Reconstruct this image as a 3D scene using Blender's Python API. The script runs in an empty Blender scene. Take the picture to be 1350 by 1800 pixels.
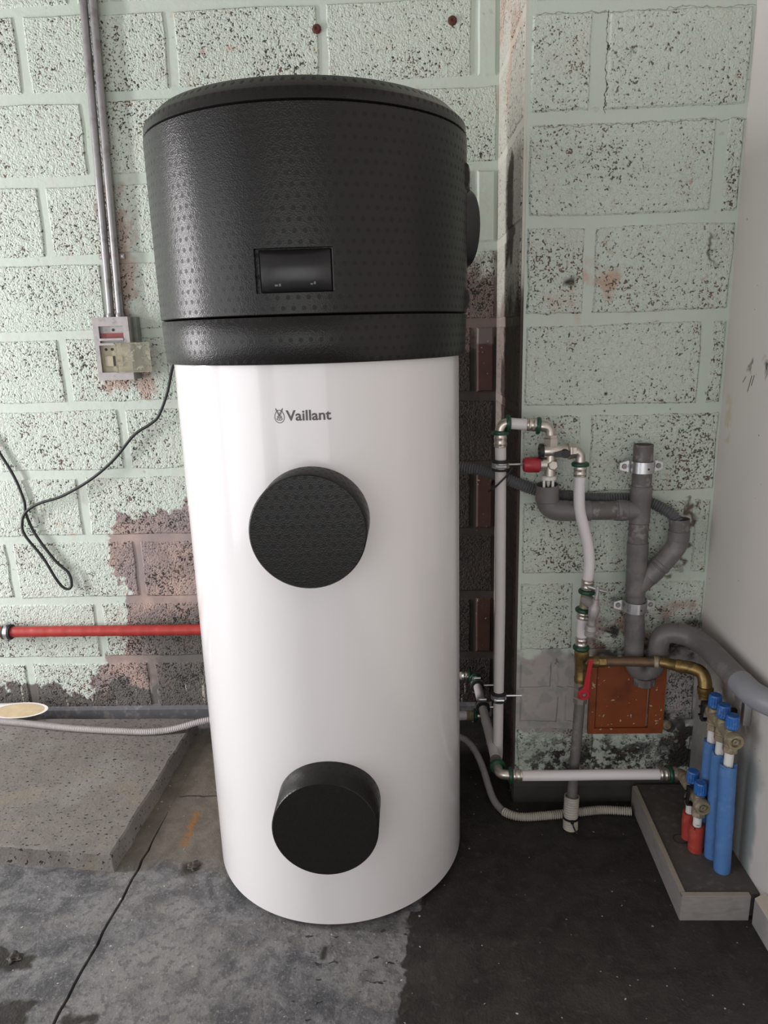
import bpy, math, random
from mathutils import Vector, Matrix
random.seed(7)
SC = bpy.context.scene
COL = SC.collection
PI = math.pi

# ------------------------------------------------------------------ camera
CAM_H = 1.1964
pitch, yaw, roll, FPX = 0.25006, -0.0358139, -0.0293793, 1252.0
fwd = Vector((math.sin(yaw)*math.cos(pitch), math.cos(yaw)*math.cos(pitch), -math.sin(pitch)))
rgt = Vector((math.cos(yaw), -math.sin(yaw), 0))
upv = rgt.cross(fwd)
R_ = math.cos(roll)*rgt + math.sin(roll)*upv
U_ = -math.sin(roll)*rgt + math.cos(roll)*upv
cd = bpy.data.cameras.new('camera')
cam = bpy.data.objects.new('camera', cd)
COL.objects.link(cam)
cd.sensor_fit = 'VERTICAL'
cd.sensor_height = 36.0
cd.lens = FPX*36.0/1800.0
cd.clip_start = 0.02
cam.matrix_world = Matrix(((R_.x, U_.x, -fwd.x, 0), (R_.y, U_.y, -fwd.y, 0), (R_.z, U_.z, -fwd.z, CAM_H), (0, 0, 0, 1)))
SC.camera = cam

# ------------------------------------------------------------------ world and daylight
w = bpy.data.worlds.new('overcast_sky')
SC.world = w
w.use_nodes = True
bg = w.node_tree.nodes['Background']
bg.inputs[0].default_value = (0.93, 0.96, 1.0, 1)
bg.inputs[1].default_value = 0.8

def area(name, loc, target, sx, sy, power, col):
    d = bpy.data.lights.new(name, 'AREA')
    d.shape = 'RECTANGLE'; d.size = sx; d.size_y = sy; d.energy = power; d.color = col
    o = bpy.data.objects.new(name, d); COL.objects.link(o)
    o.location = loc
    o.rotation_euler = (Vector(target)-Vector(loc)).to_track_quat('-Z', 'Y').to_euler()
    return o
# daylight entering by the narrow side door and a wide opening in the left wall, and by the open garage door behind the camera
area('daylight_side_door', (-2.72, 1.34, 1.1), (0, 1.34, 1.1), 0.17, 1.6, 66, (1.0, 0.97, 0.985))
area('daylight_garage_door', (-2.72, -0.55, 1.1), (0, -0.55, 1.1), 2.3, 2.0, 41, (0.98, 0.975, 1.0))
area('daylight_rear_door', (-0.75, -2.22, 1.1), (-0.75, 2.0, 1.1), 2.6, 2.0, 27, (1.0, 0.98, 0.95))

SC.cycles.use_adaptive_sampling = True
SC.cycles.adaptive_threshold = 0.025
SC.cycles.max_bounces = 6
SC.cycles.diffuse_bounces = 3
SC.cycles.glossy_bounces = 3
SC.cycles.caustics_reflective = False
SC.cycles.caustics_refractive = False
SC.view_settings.view_transform = 'Standard'
SC.view_settings.look = 'None'
SC.view_settings.exposure = -0.12
SC.view_settings.gamma = 1.0
SC.view_settings.use_curve_mapping = False

# ------------------------------------------------------------------ material graph helper
class G:
    def __init__(self, name):
        self.m = bpy.data.materials.new(name)
        self.m.use_nodes = True
        self.t = self.m.node_tree
        self.b = self.t.nodes['Principled BSDF']
        self._p = None
    def N(self, ty): return self.t.nodes.new(ty)
    def put(self, sock, v):
        if isinstance(v, bpy.types.NodeSocket): self.t.links.new(v, sock)
        elif isinstance(v, (tuple, list)) and len(v) == 3 and sock.type == 'RGBA': sock.default_value = (*v, 1)
        else: sock.default_value = v
    def pos(self):
        if self._p is None: self._p = self.N('ShaderNodeNewGeometry').outputs['Position']
        return self._p
    def objc(self): return self.N('ShaderNodeTexCoord').outputs['Object']
    def xyz(self, v=None):
        s = self.N('ShaderNodeSeparateXYZ'); self.put(s.inputs[0], v or self.pos()); return s.outputs
    def comb(self, x, y, z):
        s = self.N('ShaderNodeCombineXYZ')
        for i, q in enumerate((x, y, z)): self.put(s.inputs[i], q)
        return s.outputs[0]
    def M(self, op, a, b=0.0, c=None, clamp=False):
        n = self.N('ShaderNodeMath'); n.operation = op; n.use_clamp = clamp
        self.put(n.inputs[0], a); self.put(n.inputs[1], b)
        if c is not None: self.put(n.inputs[2], c)
        return n.outputs[0]
    def mul(self, *a):
        r = a[0]
        for q in a[1:]: r = self.M('MULTIPLY', r, q)
        return r
    def add(self, a, b): return self.M('ADD', a, b)
    def mx(self, *a):
        r = a[0]
        for q in a[1:]: r = self.M('MAXIMUM', r, q)
        return r
    def inv(self, a): return self.M('SUBTRACT', 1.0, a)
    def noise(self, scale, detail=2.0, rough=0.5, vec=None, dist=0.0):
        n = self.N('ShaderNodeTexNoise'); self.put(n.inputs['Vector'], vec or self.pos())
        n.inputs['Scale'].default_value = scale; n.inputs['Detail'].default_value = detail
        n.inputs['Roughness'].default_value = rough; n.inputs['Distortion'].default_value = dist
        return n.outputs['Fac']
    def voro(self, scale, vec=None, feat='F1'):
        n = self.N('ShaderNodeTexVoronoi'); n.feature = feat
        self.put(n.inputs['Vector'], vec or self.pos()); n.inputs['Scale'].default_value = scale
        return n.outputs['Distance']
    def ss(self, x, a, b):
        n = self.N('ShaderNodeMapRange'); n.interpolation_type = 'SMOOTHSTEP'
        lo, hi = min(a, b), max(a, b)
        self.put(n.inputs[0], x); n.inputs[1].default_value = lo; n.inputs[2].default_value = hi
        n.inputs[3].default_value = 0.0 if a < b else 1.0
        n.inputs[4].default_value = 1.0 if a < b else 0.0
        return n.outputs[0]
    def mix(self, f, a, b):
        n = self.N('ShaderNodeMix'); n.data_type = 'RGBA'
        self.put(n.inputs[0], f); self.put(n.inputs[6], a); self.put(n.inputs[7], b)
        return n.outputs[2]
    def box(self, x, z, x0, x1, z0, z1, s=0.03):
        return self.mul(self.ss(x, x0-s, x0+s), self.ss(x, x1+s, x1-s), self.ss(z, z0-s, z0+s), self.ss(z, z1+s, z1-s))
    def bump(self, h, strength=0.5, dist=0.003, prev=None):
        n = self.N('ShaderNodeBump'); n.inputs['Strength'].default_value = strength
        n.inputs['Distance'].default_value = dist; self.put(n.inputs['Height'], h)
        if prev is not None: self.t.links.new(prev, n.inputs['Normal'])
        return n.outputs[0]
    def done(self, col, rough=0.6, metal=0.0, nrm=None, spec=None, **kw):
        self.put(self.b.inputs['Base Color'], col); self.put(self.b.inputs['Roughness'], rough)
        self.put(self.b.inputs['Metallic'], metal)
        if nrm is not None: self.t.links.new(nrm, self.b.inputs['Normal'])
        if spec is not None: self.b.inputs['Specular IOR Level'].default_value = spec
        for k, v in kw.items(): self.put(self.b.inputs[k.replace('_', ' ')], v)
        return self.m

def simple(name, col, rough=0.5, metal=0.0, var=0.12, scale=60, bump=0.0, dirt=None, dscale=25, **kw):
    g = G(name)
    n = g.noise(scale, 3)
    lo = tuple(c*(1-var) for c in col); hi = tuple(min(1, c*(1+var)) for c in col)
    c = g.mix(n, lo, hi)
    if dirt:
        d = g.mul(g.ss(g.noise(dscale, 4, 0.6), 0.5, 0.68), dirt[1])
        c = g.mix(d, c, dirt[0])
    nr = g.bump(g.noise(scale*4, 2), bump, 0.001) if bump else None
    r = g.add(g.mul(n, 0.15), rough-0.075)
    return g.done(c, r, metal, nr, **kw)

MAT = {}
# ------------------------------------------------------------------ wall paint (mint paint over pitted concrete block)
MINT_A, MINT_B = (0.515, 0.58, 0.51), (0.58, 0.64, 0.575)
def wall_mat(name, kind, pits):
    g = G(name)
    P = g.pos(); X, Y, Z = g.xyz()
    n1 = g.noise(9, 3); n2 = g.noise(45, 2)
    wob = g.add(g.mul(g.M('SUBTRACT', n1, 0.5), 0.20), g.mul(g.M('SUBTRACT', n2, 0.5), 0.07))
    n3 = g.noise(11, 3, vec=g.comb(Z, X, Y))
    wob2 = g.add(g.mul(g.M('SUBTRACT', n3, 0.5), 0.20), g.mul(g.M('SUBTRACT', n2, 0.5), 0.06))
    xd = g.add(X, wob); zd = g.add(Z, wob2)
    big = g.noise(4.5, 3); mid = g.noise(17, 3, vec=g.comb(Z, Y, X))
    col = g.mix(big, MINT_A, MINT_B) if not pits else g.mix(big, (0.55, 0.615, 0.54), (0.62, 0.675, 0.605))
    col = g.mix(g.mul(g.ss(mid, 0.52, 0.75), 0.45), col, (0.58, 0.56, 0.50))
    # worn paint: warm pinkish undercoat showing through
    worn = g.ss(g.noise(26, 4, 0.65), 0.60, 0.70)
    worn = g.mul(worn, g.ss(g.noise(6, 2, vec=g.comb(Y, Z, X)), 0.50, 0.64))
    col = g.mix(g.mul(worn, 0.75 if pits else 0.35), col, (0.50, 0.33, 0.26))
    bare = None
    if kind == 'back':
        # bare pinkish patch left of the heater, raw dark blocks right of it
        u1 = g.mul(g.ss(xd, -0.89, -0.878), g.ss(zd, 0.69, 0.675))
        u1b = g.mul(g.ss(xd, -1.0, -0.985), g.ss(zd, 0.25, 0.235))
        u0 = g.ss(zd, 0.125, 0.11)
        u1 = g.mx(u1, u1b)
        pk = g.mix(g.ss(g.noise(13, 3), 0.4, 0.62), (0.33, 0.255, 0.235), (0.44, 0.33, 0.29))
        pk = g.mix(g.ss(g.noise(5, 2), 0.45, 0.6), pk, (0.29, 0.245, 0.24))
        gr = g.mix(n1, (0.10, 0.093, 0.085), (0.19, 0.175, 0.16))
        col = g.mix(u1, col, pk)
        low = g.mul(g.ss(zd, 0.40, 0.30), g.ss(xd, -0.86, -0.78))
        low = g.mx(low, u0)
        col = g.mix(low, col, gr)
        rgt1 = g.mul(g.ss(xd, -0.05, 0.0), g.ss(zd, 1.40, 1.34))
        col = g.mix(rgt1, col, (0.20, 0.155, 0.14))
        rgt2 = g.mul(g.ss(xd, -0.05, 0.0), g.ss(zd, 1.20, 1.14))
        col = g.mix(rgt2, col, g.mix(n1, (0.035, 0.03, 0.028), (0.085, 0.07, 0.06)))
        nearbox = g.mul(g.box(xd, zd, -0.86, -0.70, 1.03, 1.12, 0.02), 0.8)
        col = g.mix(nearbox, col, (0.44, 0.30, 0.25))
        streak = g.box(xd, zd, -0.80, -0.745, 1.22, 1.62, 0.02)
        col = g.mix(g.mul(streak, 0.75), col, (0.42, 0.30, 0.25))
        bare = g.mx(u1, low, rgt1)
        # paint dribbles over the grey base course
        dr = g.mul(g.ss(g.noise(1.0, 3, vec=g.comb(g.mul(X, 55), 3.0, g.mul(Z, 6))), 0.64, 0.68), g.ss(Z, 0.02, 0.06), g.ss(Z, 0.16, 0.10))
        col = g.mix(dr, col, (0.45, 0.42, 0.38))
    elif kind == 'proj':
        br = g.mul(g.ss(zd, 0.43, 0.40), g.ss(zd, 0.19, 0.22))
        col = g.mix(br, col, g.mix(mid, (0.33, 0.30, 0.29), (0.46, 0.42, 0.41)))
        col = g.mix(g.mul(br, g.ss(g.noise(30, 3), 0.48, 0.6), 0.6), col, (0.27, 0.29, 0.26))
        dk = g.mul(g.ss(g.noise(24, 5, 0.7), 0.46, 0.55), g.ss(zd, 0.24, 0.10))
        dk = g.mx(dk, g.ss(zd, 0.10, 0.06))
        dkr = g.mul(g.box(xd, zd, 0.60, 0.74, 0.05, 0.24, 0.04), g.ss(g.noise(30, 4), 0.40, 0.5))
        brn = g.mul(g.box(xd, zd, 0.43, 0.72, 0.395, 0.47, 0.025), g.ss(g.noise(22, 4), 0.38, 0.5))
        dk = g.mx(dk, dkr, brn)
        col = g.mix(dk, col, g.mix(n1, (0.028, 0.025, 0.022), (0.085, 0.078, 0.07)))
        pinkb = g.mul(g.box(xd, zd, 0.43, 0.70, 0.45, 0.53, 0.03), g.ss(g.noise(15, 3), 0.42, 0.6))
        col = g.mix(g.mul(pinkb, 0.8), col, (0.36, 0.23, 0.19))
        pinkm = g.mul(g.box(xd, zd, 0.34, 0.48, 1.24, 1.31, 0.03), g.ss(g.noise(20, 3), 0.45, 0.6))
        col = g.mix(g.mul(pinkm, 0.8), col, (0.52, 0.34, 0.27))
        hole = g.mx(g.box(g.add(X, g.mul(wob, 0.35)), g.add(Z, g.mul(wob2, 0.35)), 0.352, 0.376, 1.272, 1.286, 0.008),
                    g.box(xd, zd, 0.655, 0.668, 1.33, 1.40, 0.012), g.box(xd, zd, 0.445, 0.452, 1.70, 1.715, 0.01),
                    g.box(X, Z, 0.4425, 0.4495, 1.0405, 1.0475, 0.0025), g.box(X, Z, 0.4440, 0.4480, 1.0035, 1.0075, 0.002))
        col = g.mix(hole, col, (0.045, 0.043, 0.042))
        strk = g.box(xd, zd, 0.636, 0.652, 0.62, 0.80, 0.008)
        col = g.mix(strk, col, (0.13, 0.105, 0.085))
        wx = g.M('MULTIPLY_ADD', g.M('SUBTRACT', g.noise(60, 3), 0.5), 0.02, X)
        c1 = g.mul(g.ss(g.M('ABSOLUTE', g.M('SUBTRACT', wx, 0.4165)), 0.0012, 0.0005), g.ss(Z, 1.61, 1.615), g.ss(Z, 1.80, 1.795))
        wz = g.M('MULTIPLY_ADD', g.M('SUBTRACT', g.noise(50, 3), 0.5), 0.022, Z)
        c2 = g.mul(g.ss(g.M('ABSOLUTE', g.M('SUBTRACT', wz, 1.796)), 0.0014, 0.0006), g.ss(X, 0.27, 0.28))
        c3 = g.mul(g.ss(g.M('ABSOLUTE', g.M('SUBTRACT', wz, 1.592)), 0.0014, 0.0006), g.ss(X, 0.27, 0.28))
        col = g.mix(g.mx(c1, g.mul(c2, .5), g.mul(c3, .5)), col, (0.05, 0.047, 0.042))
        bare = g.mx(dk, br)
    elif kind == 'reveal':
        yd = g.add(Y, g.mul(wob, 0.5))
        col = g.mix(0.55, col, (0.62, 0.55, 0.48))
        pink = g.mul(g.ss(n1, 0.48, 0.60), g.ss(zd, 1.70, 1.76), 0.7)
        col = g.mix(pink, col, (0.60, 0.44, 0.36))
        hole = g.box(yd, zd, 1.74, 1.87, 1.33, 1.57, 0.015)
        col = g.mix(hole, col, (0.10, 0.075, 0.06))
        low = g.mul(g.ss(zd, 1.36, 1.20), g.ss(yd, 1.90, 1.86))
        low = g.mx(low, g.mul(g.ss(zd, 1.14, 1.10), g.ss(yd, 1.93, 1.90)))
        base = g.mix(mid, (0.26, 0.225, 0.20), (0.36, 0.30, 0.26))
        col = g.mix(g.ss(zd, 1.30, 1.20), col, base)
        col = g.mix(low, col, g.mix(g.noise(1.0, 4, vec=g.comb(3.0, g.mul(Y, 60), g.mul(Z, 8))), (0.03, 0.024, 0.02), (0.10, 0.075, 0.062)))
        col = g.mix(g.ss(zd, 0.40, 0.30), col, (0.055, 0.045, 0.04))
        bare = low
    # pits
    fine = g.noise(210, 2.0, 0.55)
    vo = g.noise(95, 2.5, 0.6, dist=0.8)
    heavy = g.noise(7, 3, vec=g.comb(Z, Y, X))
    if pits:
        thr = g.M('MULTIPLY_ADD', heavy, 0.22, 0.274)
        if bare is not None: thr = g.M('MULTIPLY_ADD', bare, 0.03, thr)
        if kind == 'proj':
            mild = g.mul(g.box(xd, zd, 0.60, 0.69, 0.78, 0.98, 0.03), 0.05)
            mild = g.mx(mild, g.mul(g.box(xd, zd, 0.26, 0.45, 0.77, 0.86, 0.03), 0.05))
            thr = g.add(thr, mild)
        pit = g.ss(g.M('SUBTRACT', g.mul(g.add(fine, vo), 0.5), thr), 0.035, -0.005)
        pc = g.mix(g.ss(g.noise(21, 2), 0.50, 0.58), (0.028, 0.026, 0.023), (0.12, 0.07, 0.052))
        halo = g.ss(g.M('SUBTRACT', g.mul(g.add(fine, vo), 0.5), thr), 0.075, 0.02)
        pinkz = g.ss(g.noise(10, 3, vec=g.comb(Y, Z, X)), 0.46, 0.60)
        if bare is not None: pinkz = g.mul(pinkz, g.inv(bare))
        col = g.mix(g.mul(halo, pinkz, 0.55), col, (0.44, 0.29, 0.23))
        col = g.mix(g.mul(pit, 0.82 if kind == 'proj' else 0.95), col, pc)
        hgt = g.M('MULTIPLY_ADD', pit, -1.2, g.add(g.mul(vo, 1.6), g.mul(fine, 0.9)))
        nr = g.bump(hgt, 0.8, 0.005)
    else:
        pit = g.mul(g.ss(g.noise(38, 3), 0.67, 0.71), g.ss(heavy, 0.46, 0.58))
        col = g.mix(g.mul(pit, 0.8), col, (0.16, 0.12, 0.10))
        nr = g.bump(g.add(g.mul(n2, 0.8), g.mul(fine, 0.25)), 0.5, 0.003)
    return g.done(col, 0.78 if kind != 'x' else 0.7, 0, nr, spec=0.25)

for kd in ('back', 'proj', 'reveal'):
    MAT[kd+'_block'] = wall_mat('painted_block_'+kd, kd, True)
    MAT[kd+'_mortar'] = wall_mat('painted_mortar_'+kd, kd, False)

def right_wall_mat():
    g = G('white_plaster')
    X, Y, Z = g.xyz()
    n = g.noise(7, 3); n2 = g.noise(40, 3)
    wob = g.mul(g.M('SUBTRACT', g.noise(30, 3), 0.5), 0.06)
    wob3 = g.mul(g.M('SUBTRACT', g.noise(5, 4), 0.5), 0.16)
    yd = g.add(Y, wob); zd = g.add(Z, wob)
    col = g.mix(n, (0.66, 0.62, 0.58), (0.72, 0.68, 0.65))
    yel = g.box(g.M('MULTIPLY_ADD', Z, -0.03, g.add(Y, g.mul(wob, 0.4))), zd, 1.545, 1.57, 0.94, 1.04, 0.008)
    col = g.mix(g.mul(yel, g.ss(n2, 0.35, 0.55), 0.4), col, (0.55, 0.43, 0.16))
    mk = g.mx(g.box(yd, zd, 1.502, 1.512, 1.085, 1.125, 0.007), g.box(yd, zd, 1.43, 1.452, 1.09, 1.125, 0.007))
    mk = g.mul(mk, g.ss(g.noise(1.0, 3, vec=g.comb(0.0, g.mul(Y, 300), g.mul(Z, 60))), 0.36, 0.56))
    col = g.mix(mk, col, (0.07, 0.07, 0.068))
    for (ya, za, yb, zb) in ((1.522, 1.082, 1.535, 1.068), (1.497, 1.085, 1.510, 1.050), (1.487, 1.086, 1.496, 1.064)):
        # thin drips of the dark smear
        t = g.M('DIVIDE', g.M('SUBTRACT', Z, za), zb-za)
        yy = g.M('MULTIPLY_ADD', t, yb-ya, ya)
        d = g.M('ABSOLUTE', g.M('SUBTRACT', Y, yy))
        f = g.mul(g.ss(d, 0.0022, 0.0010), g.ss(t, -0.05, 0.05), g.ss(t, 1.05, 0.9))
        col = g.mix(f, col, (0.05, 0.05, 0.05))
    sp = g.ss(g.noise(85, 1), 0.775, 0.80)
    col = g.mix(sp, col, (0.16, 0.13, 0.11))
    # grey-green scraped patch and a darker grey-brown area behind the blue pipes
    st = g.mul(g.ss(g.add(Y, wob3), 1.27, 1.30), g.ss(g.add(Z, wob3), 0.33, 0.27))
    col = g.mix(g.mul(st, 0.9), col, (0.30, 0.33, 0.32))
    st2 = g.mul(g.ss(g.add(Y, wob3), 1.31, 1.35), g.ss(g.add(Z, wob), 0.50, 0.40), g.ss(n2, 0.3, 0.5))
    col = g.mix(g.mul(st2, 0.75), col, (0.33, 0.31, 0.28))
    nr = g.bump(g.add(n2, g.mul(g.noise(150, 2), 0.3)), 0.25, 0.002)
    return g.done(col, 0.62, 0, nr, spec=0.3)
MAT['plaster'] = right_wall_mat()

def floor_mat():
    g = G('stained_concrete_floor')
    X, Y, Z = g.xyz()
    n = g.noise(3.2, 5, 0.6); n2 = g.noise(14, 5, 0.65, dist=0.8); n3 = g.noise(60, 4, 0.6)
    wob = g.add(g.mul(g.M('SUBTRACT', g.noise(5, 4), 0.5), 0.20), g.mul(g.M('SUBTRACT', g.noise(28, 3), 0.5), 0.05))
    wobY = g.add(g.mul(g.M('SUBTRACT', g.noise(6, 4, vec=g.comb(Y, X, 4.0)), 0.5), 0.18), g.mul(g.M('SUBTRACT', g.noise(30, 3), 0.5), 0.04))
    xd = g.add(X, wob); yd = g.add(Y, wobY)
    col = g.mix(g.ss(n2, 0.36, 0.64), (0.068, 0.068, 0.073), (0.175, 0.173, 0.174))
    col = g.mix(g.mul(g.ss(n, 0.45, 0.65), 0.7), col, (0.235, 0.22, 0.205))
    col = g.mix(g.mul(g.ss(n3, 0.5, 0.62), 0.55), col, (0.065, 0.067, 0.074))
    col = g.mix(g.mul(g.ss(g.noise(110, 4, 0.7), 0.56, 0.66), 0.5), col, (0.29, 0.285, 0.28))
    swirl = g.ss(g.M('ABSOLUTE', g.M('SUBTRACT', g.noise(34, 2, dist=1.6), 0.5)), 0.02, 0.0)
    col = g.mix(g.mul(swirl, 0.25), col, (0.30, 0.30, 0.31))
    # earthy ground and a rust stain beside the slab
    br = g.box(xd, yd, -0.76, -0.40, 1.40, 1.95, 0.04)
    col = g.mix(g.mul(br, 0.75), col, g.mix(n2, (0.085, 0.072, 0.055), (0.20, 0.165, 0.125)))
    wx = g.mul(wob, 0.25)
    rust = g.box(g.add(g.M('MULTIPLY_ADD', Y, 0.12, X), wx), g.add(Y, wx), -0.388, -0.372, 1.46, 1.58, 0.012)
    col = g.mix(g.mul(rust, g.ss(n3, 0.3, 0.55)), col, (0.26, 0.115, 0.035))
    # damp patches
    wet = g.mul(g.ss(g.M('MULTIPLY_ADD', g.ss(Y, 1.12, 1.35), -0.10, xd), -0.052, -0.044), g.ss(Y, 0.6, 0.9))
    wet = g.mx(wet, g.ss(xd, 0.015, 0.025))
    wl = g.mx(g.box(xd, yd, -0.95, -0.70, 0.90, 1.03, 0.006), g.box(xd, yd, -0.645, -0.60, 0.90, 1.035, 0.006), g.box(xd, yd, -0.86, -0.79, 1.10, 1.15, 0.006))
    spots = g.mul(g.ss(g.noise(1.0, 2, vec=g.comb(g.mul(X, 34), g.mul(Y, 75), 1.0)), 0.655, 0.675), g.box(xd, yd, -0.26, 0.0, 0.98, 1.22, 0.04))
    blob = g.mx(g.box(g.add(X, g.mul(wob, .2)), g.add(Y, g.mul(wob, .2)), -0.191, -0.181, 1.135, 1.165, 0.004),
                g.box(g.add(X, g.mul(wob, .4)), g.add(Y, g.mul(wob, .4)), -0.545, -0.50, 1.365, 1.40, 0.012))
    wet2 = g.mx(wl, spots, blob)
    allwet = g.mx(wet, wet2)
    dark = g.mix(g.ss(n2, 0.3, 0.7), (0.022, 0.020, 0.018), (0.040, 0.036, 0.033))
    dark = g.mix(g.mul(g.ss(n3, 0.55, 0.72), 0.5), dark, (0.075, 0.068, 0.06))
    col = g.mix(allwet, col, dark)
    # crumbs of plaster
    sp = g.ss(g.noise(105, 0.5), 0.785, 0.795)
    col = g.mix(g.mul(sp, 0.9), col, (0.45, 0.42, 0.38))
    # a hairline crack running beside the heater
    cy = g.M('ABSOLUTE', g.M('SUBTRACT', Y, g.M('MULTIPLY_ADD', g.M('SUBTRACT', n2, 0.5), 0.02, 1.645)))
    crk = g.mul(g.ss(cy, 0.004, 0.0015), g.ss(X, -0.64, -0.62), g.ss(X, -0.44, -0.46))
    col = g.mix(g.mul(crk, 0.9), col, (0.03, 0.028, 0.025))
    r = g.add(g.mul(g.inv(allwet), 0.22), g.M('MULTIPLY_ADD', n2, 0.12, 0.42))
    nr = g.bump(g.add(g.mul(n3, 0.5), g.add(g.mul(n2, 0.6), g.mul(g.noise(190, 2), 0.45))), 0.6, 0.004)
    return g.done(col, r, 0, nr, spec=0.28)
MAT['floor'] = floor_mat()

def slab_mat():
    g = G('weathered_concrete_slab')
    n = g.noise(5, 4); n2 = g.noise(28, 5, 0.65)
    col = g.mix(n2, (0.12, 0.108, 0.098), (0.235, 0.215, 0.20))
    col = g.mix(g.mul(g.ss(n, 0.5, 0.68), 0.6), col, (0.25, 0.235, 0.215))
    st = g.N('ShaderNodeTexCoord').outputs['Object']
    X, Y, Z = g.xyz(st)
    pits = g.ss(g.noise(1.0, 2, vec=g.comb(g.mul(X, 85), g.mul(Y, 140), g.mul(Z, 110))), 0.365, 0.33)
    col = g.mix(pits, col, (0.03, 0.027, 0.024))
    ye = g.mul(g.ss(g.noise(9, 3), 0.58, 0.7), 0.5)
    col = g.mix(ye, col, (0.23, 0.20, 0.15))
    h = g.add(g.mul(pits, -1.0), g.add(n2, g.mul(g.noise(160, 2), 0.4)))
    return g.done(col, 0.8, 0, g.bump(h, 0.7, 0.004), spec=0.25)
MAT['slab'] = slab_mat()

def shell_mat(name, cx, cy, flat=False, cz=None):
    """black moulded foam: leathery grain with staggered dimples; flat=True lays the dimples on the x-z face"""
    g = G(name)
    X, Y, Z = g.xyz()
    if flat:
        u = X
    else:
        u = g.mul(g.M('ARCTAN2', g.M('SUBTRACT', X, cx), g.M('SUBTRACT', cy, Y)), 0.3)
    if cz is not None:
        u = g.mul(g.M('ARCTAN2', g.M('SUBTRACT', X, cx), g.M('SUBTRACT', Z, cz)), 0.1)
        Z = Y
    px, pz = 0.0168, 0.0168
    row = g.M('FLOOR', g.M('DIVIDE', Z, pz))
    odd = g.mul(g.M('MODULO', g.M('ABSOLUTE', row), 2.0), 0.5)
    fu = g.M('SUBTRACT', g.M('FRACT', g.add(g.M('DIVIDE', u, px), odd)), 0.5)
    fz = g.M('SUBTRACT', g.M('FRACT', g.M('DIVIDE', Z, pz)), 0.5)
    d = g.M('SQRT', g.add(g.mul(fu, fu), g.mul(fz, fz)))
    dot = g.ss(d, 0.25, 0.19)
    grain = g.voro(420)
    g2 = g.noise(420, 2)
    col = g.mix(g.noise(25, 3), (0.0105, 0.0096, 0.0092), (0.0135, 0.0124, 0.012))
    col = g.mix(g.mul(dot, 0.75), col, (0.006, 0.0057, 0.0057))
    h = g.add(g.mul(grain, 0.8), g.add(g.mul(g2, 0.5), g.mul(dot, -0.25)))
    nr = g.bump(h, 0.29, 0.001)
    r = g.add(0.29, g.mul(dot, 0.2))
    return g.done(col, r, 0, nr, spec=0.3)

TCX, TCY = -0.1786, 1.4927
MAT['shell'] = shell_mat('black_foam_shell', TCX, TCY)
MAT['cover_hi'] = shell_mat('black_foam_upper_cover', -0.1695, 0, cz=0.872)
MAT['cover_lo'] = shell_mat('black_foam_lower_cover', -0.1686, 0, cz=0.2935)
MAT['shell_flat'] = shell_mat('black_foam_cover', TCX, TCY, True)
MAT['enamel'] = simple('white_enamel', (0.76, 0.735, 0.735), 0.2, var=0.012, scale=3, Coat_Weight=0.35, Coat_Roughness=0.06)
MAT['screen'] = simple('dark_glass_screen', (0.012, 0.011, 0.012), 0.3, var=0.05)
MAT['print'] = simple('grey_print', (0.10, 0.085, 0.09), 0.5, var=0.04)
MAT['ledprint'] = simple('faint_screen_print', (0.10, 0.10, 0.11), 0.4, var=0.05)
MAT['blackplastic'] = simple('black_plastic', (0.012, 0.012, 0.013), 0.4, var=0.1)
MAT['rubber'] = simple('black_rubber', (0.016, 0.016, 0.017), 0.65, var=0.15)
MAT['cable'] = simple('black_cable', (0.014, 0.014, 0.015), 0.5, var=0.1)
MAT['steel'] = simple('galvanised_steel', (0.62, 0.63, 0.65), 0.3, 0.95, var=0.1, scale=90)
MAT['conduit'] = simple('grey_painted_conduit', (0.33, 0.32, 0.325), 0.38, 0.45, var=0.18, scale=40, dirt=((0.17, 0.15, 0.14), 0.6))
MAT['nickel'] = simple('nickel_plated_brass', (0.58, 0.53, 0.48), 0.3, 0.9, var=0.1, scale=80)
MAT['brass'] = simple('tarnished_brass', (0.25, 0.17, 0.065), 0.4, 0.8, var=0.35, scale=50, dirt=((0.07, 0.05, 0.03), 0.8), dscale=45)
MAT['copper'] = simple('aged_copper', (0.17, 0.105, 0.065), 0.5, 0.55, var=0.3, scale=40, dirt=((0.10, 0.085, 0.065), 0.8), dscale=50)
MAT['limescale'] = simple('limescaled_brass', (0.28, 0.23, 0.15), 0.6, 0.35, var=0.3, scale=70, bump=0.5, dirt=((0.42, 0.38, 0.31), 0.9), dscale=90)
MAT['steelpipe'] = simple('old_steel_pipe', (0.155, 0.145, 0.135), 0.55, 0.3, var=0.25, scale=30, dirt=((0.24, 0.23, 0.215), 0.7), dscale=22)
MAT['pex'] = simple('white_plastic_pipe', (0.70, 0.665, 0.675), 0.35, var=0.03, scale=10)
MAT['pexdull'] = simple('dusty_white_plastic_pipe', (0.60, 0.57, 0.56), 0.4, var=0.06, scale=20)
MAT['green'] = simple('green_plastic_ring', (0.008, 0.055, 0.028), 0.35, var=0.1)
MAT['pvc'] = simple('grey_pvc', (0.142, 0.132, 0.132), 0.42, var=0.10, scale=30, dirt=((0.23, 0.205, 0.19), 0.55), dscale=30)
MAT['pvcold'] = simple('scuffed_grey_pvc', (0.115, 0.104, 0.10), 0.5, var=0.18, scale=50, dirt=((0.30, 0.28, 0.26), 0.6), dscale=55)
MAT['pvclight'] = simple('light_grey_pvc', (0.26, 0.265, 0.29), 0.33, var=0.06, scale=20)
MAT['hose'] = simple('grey_corrugated_plastic', (0.125, 0.125, 0.132), 0.42, var=0.1)
MAT['whitehose'] = simple('white_corrugated_plastic', (0.56, 0.53, 0.53), 0.45, var=0.08, scale=30, dirt=((0.33, 0.30, 0.28), 0.35), dscale=20)
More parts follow.
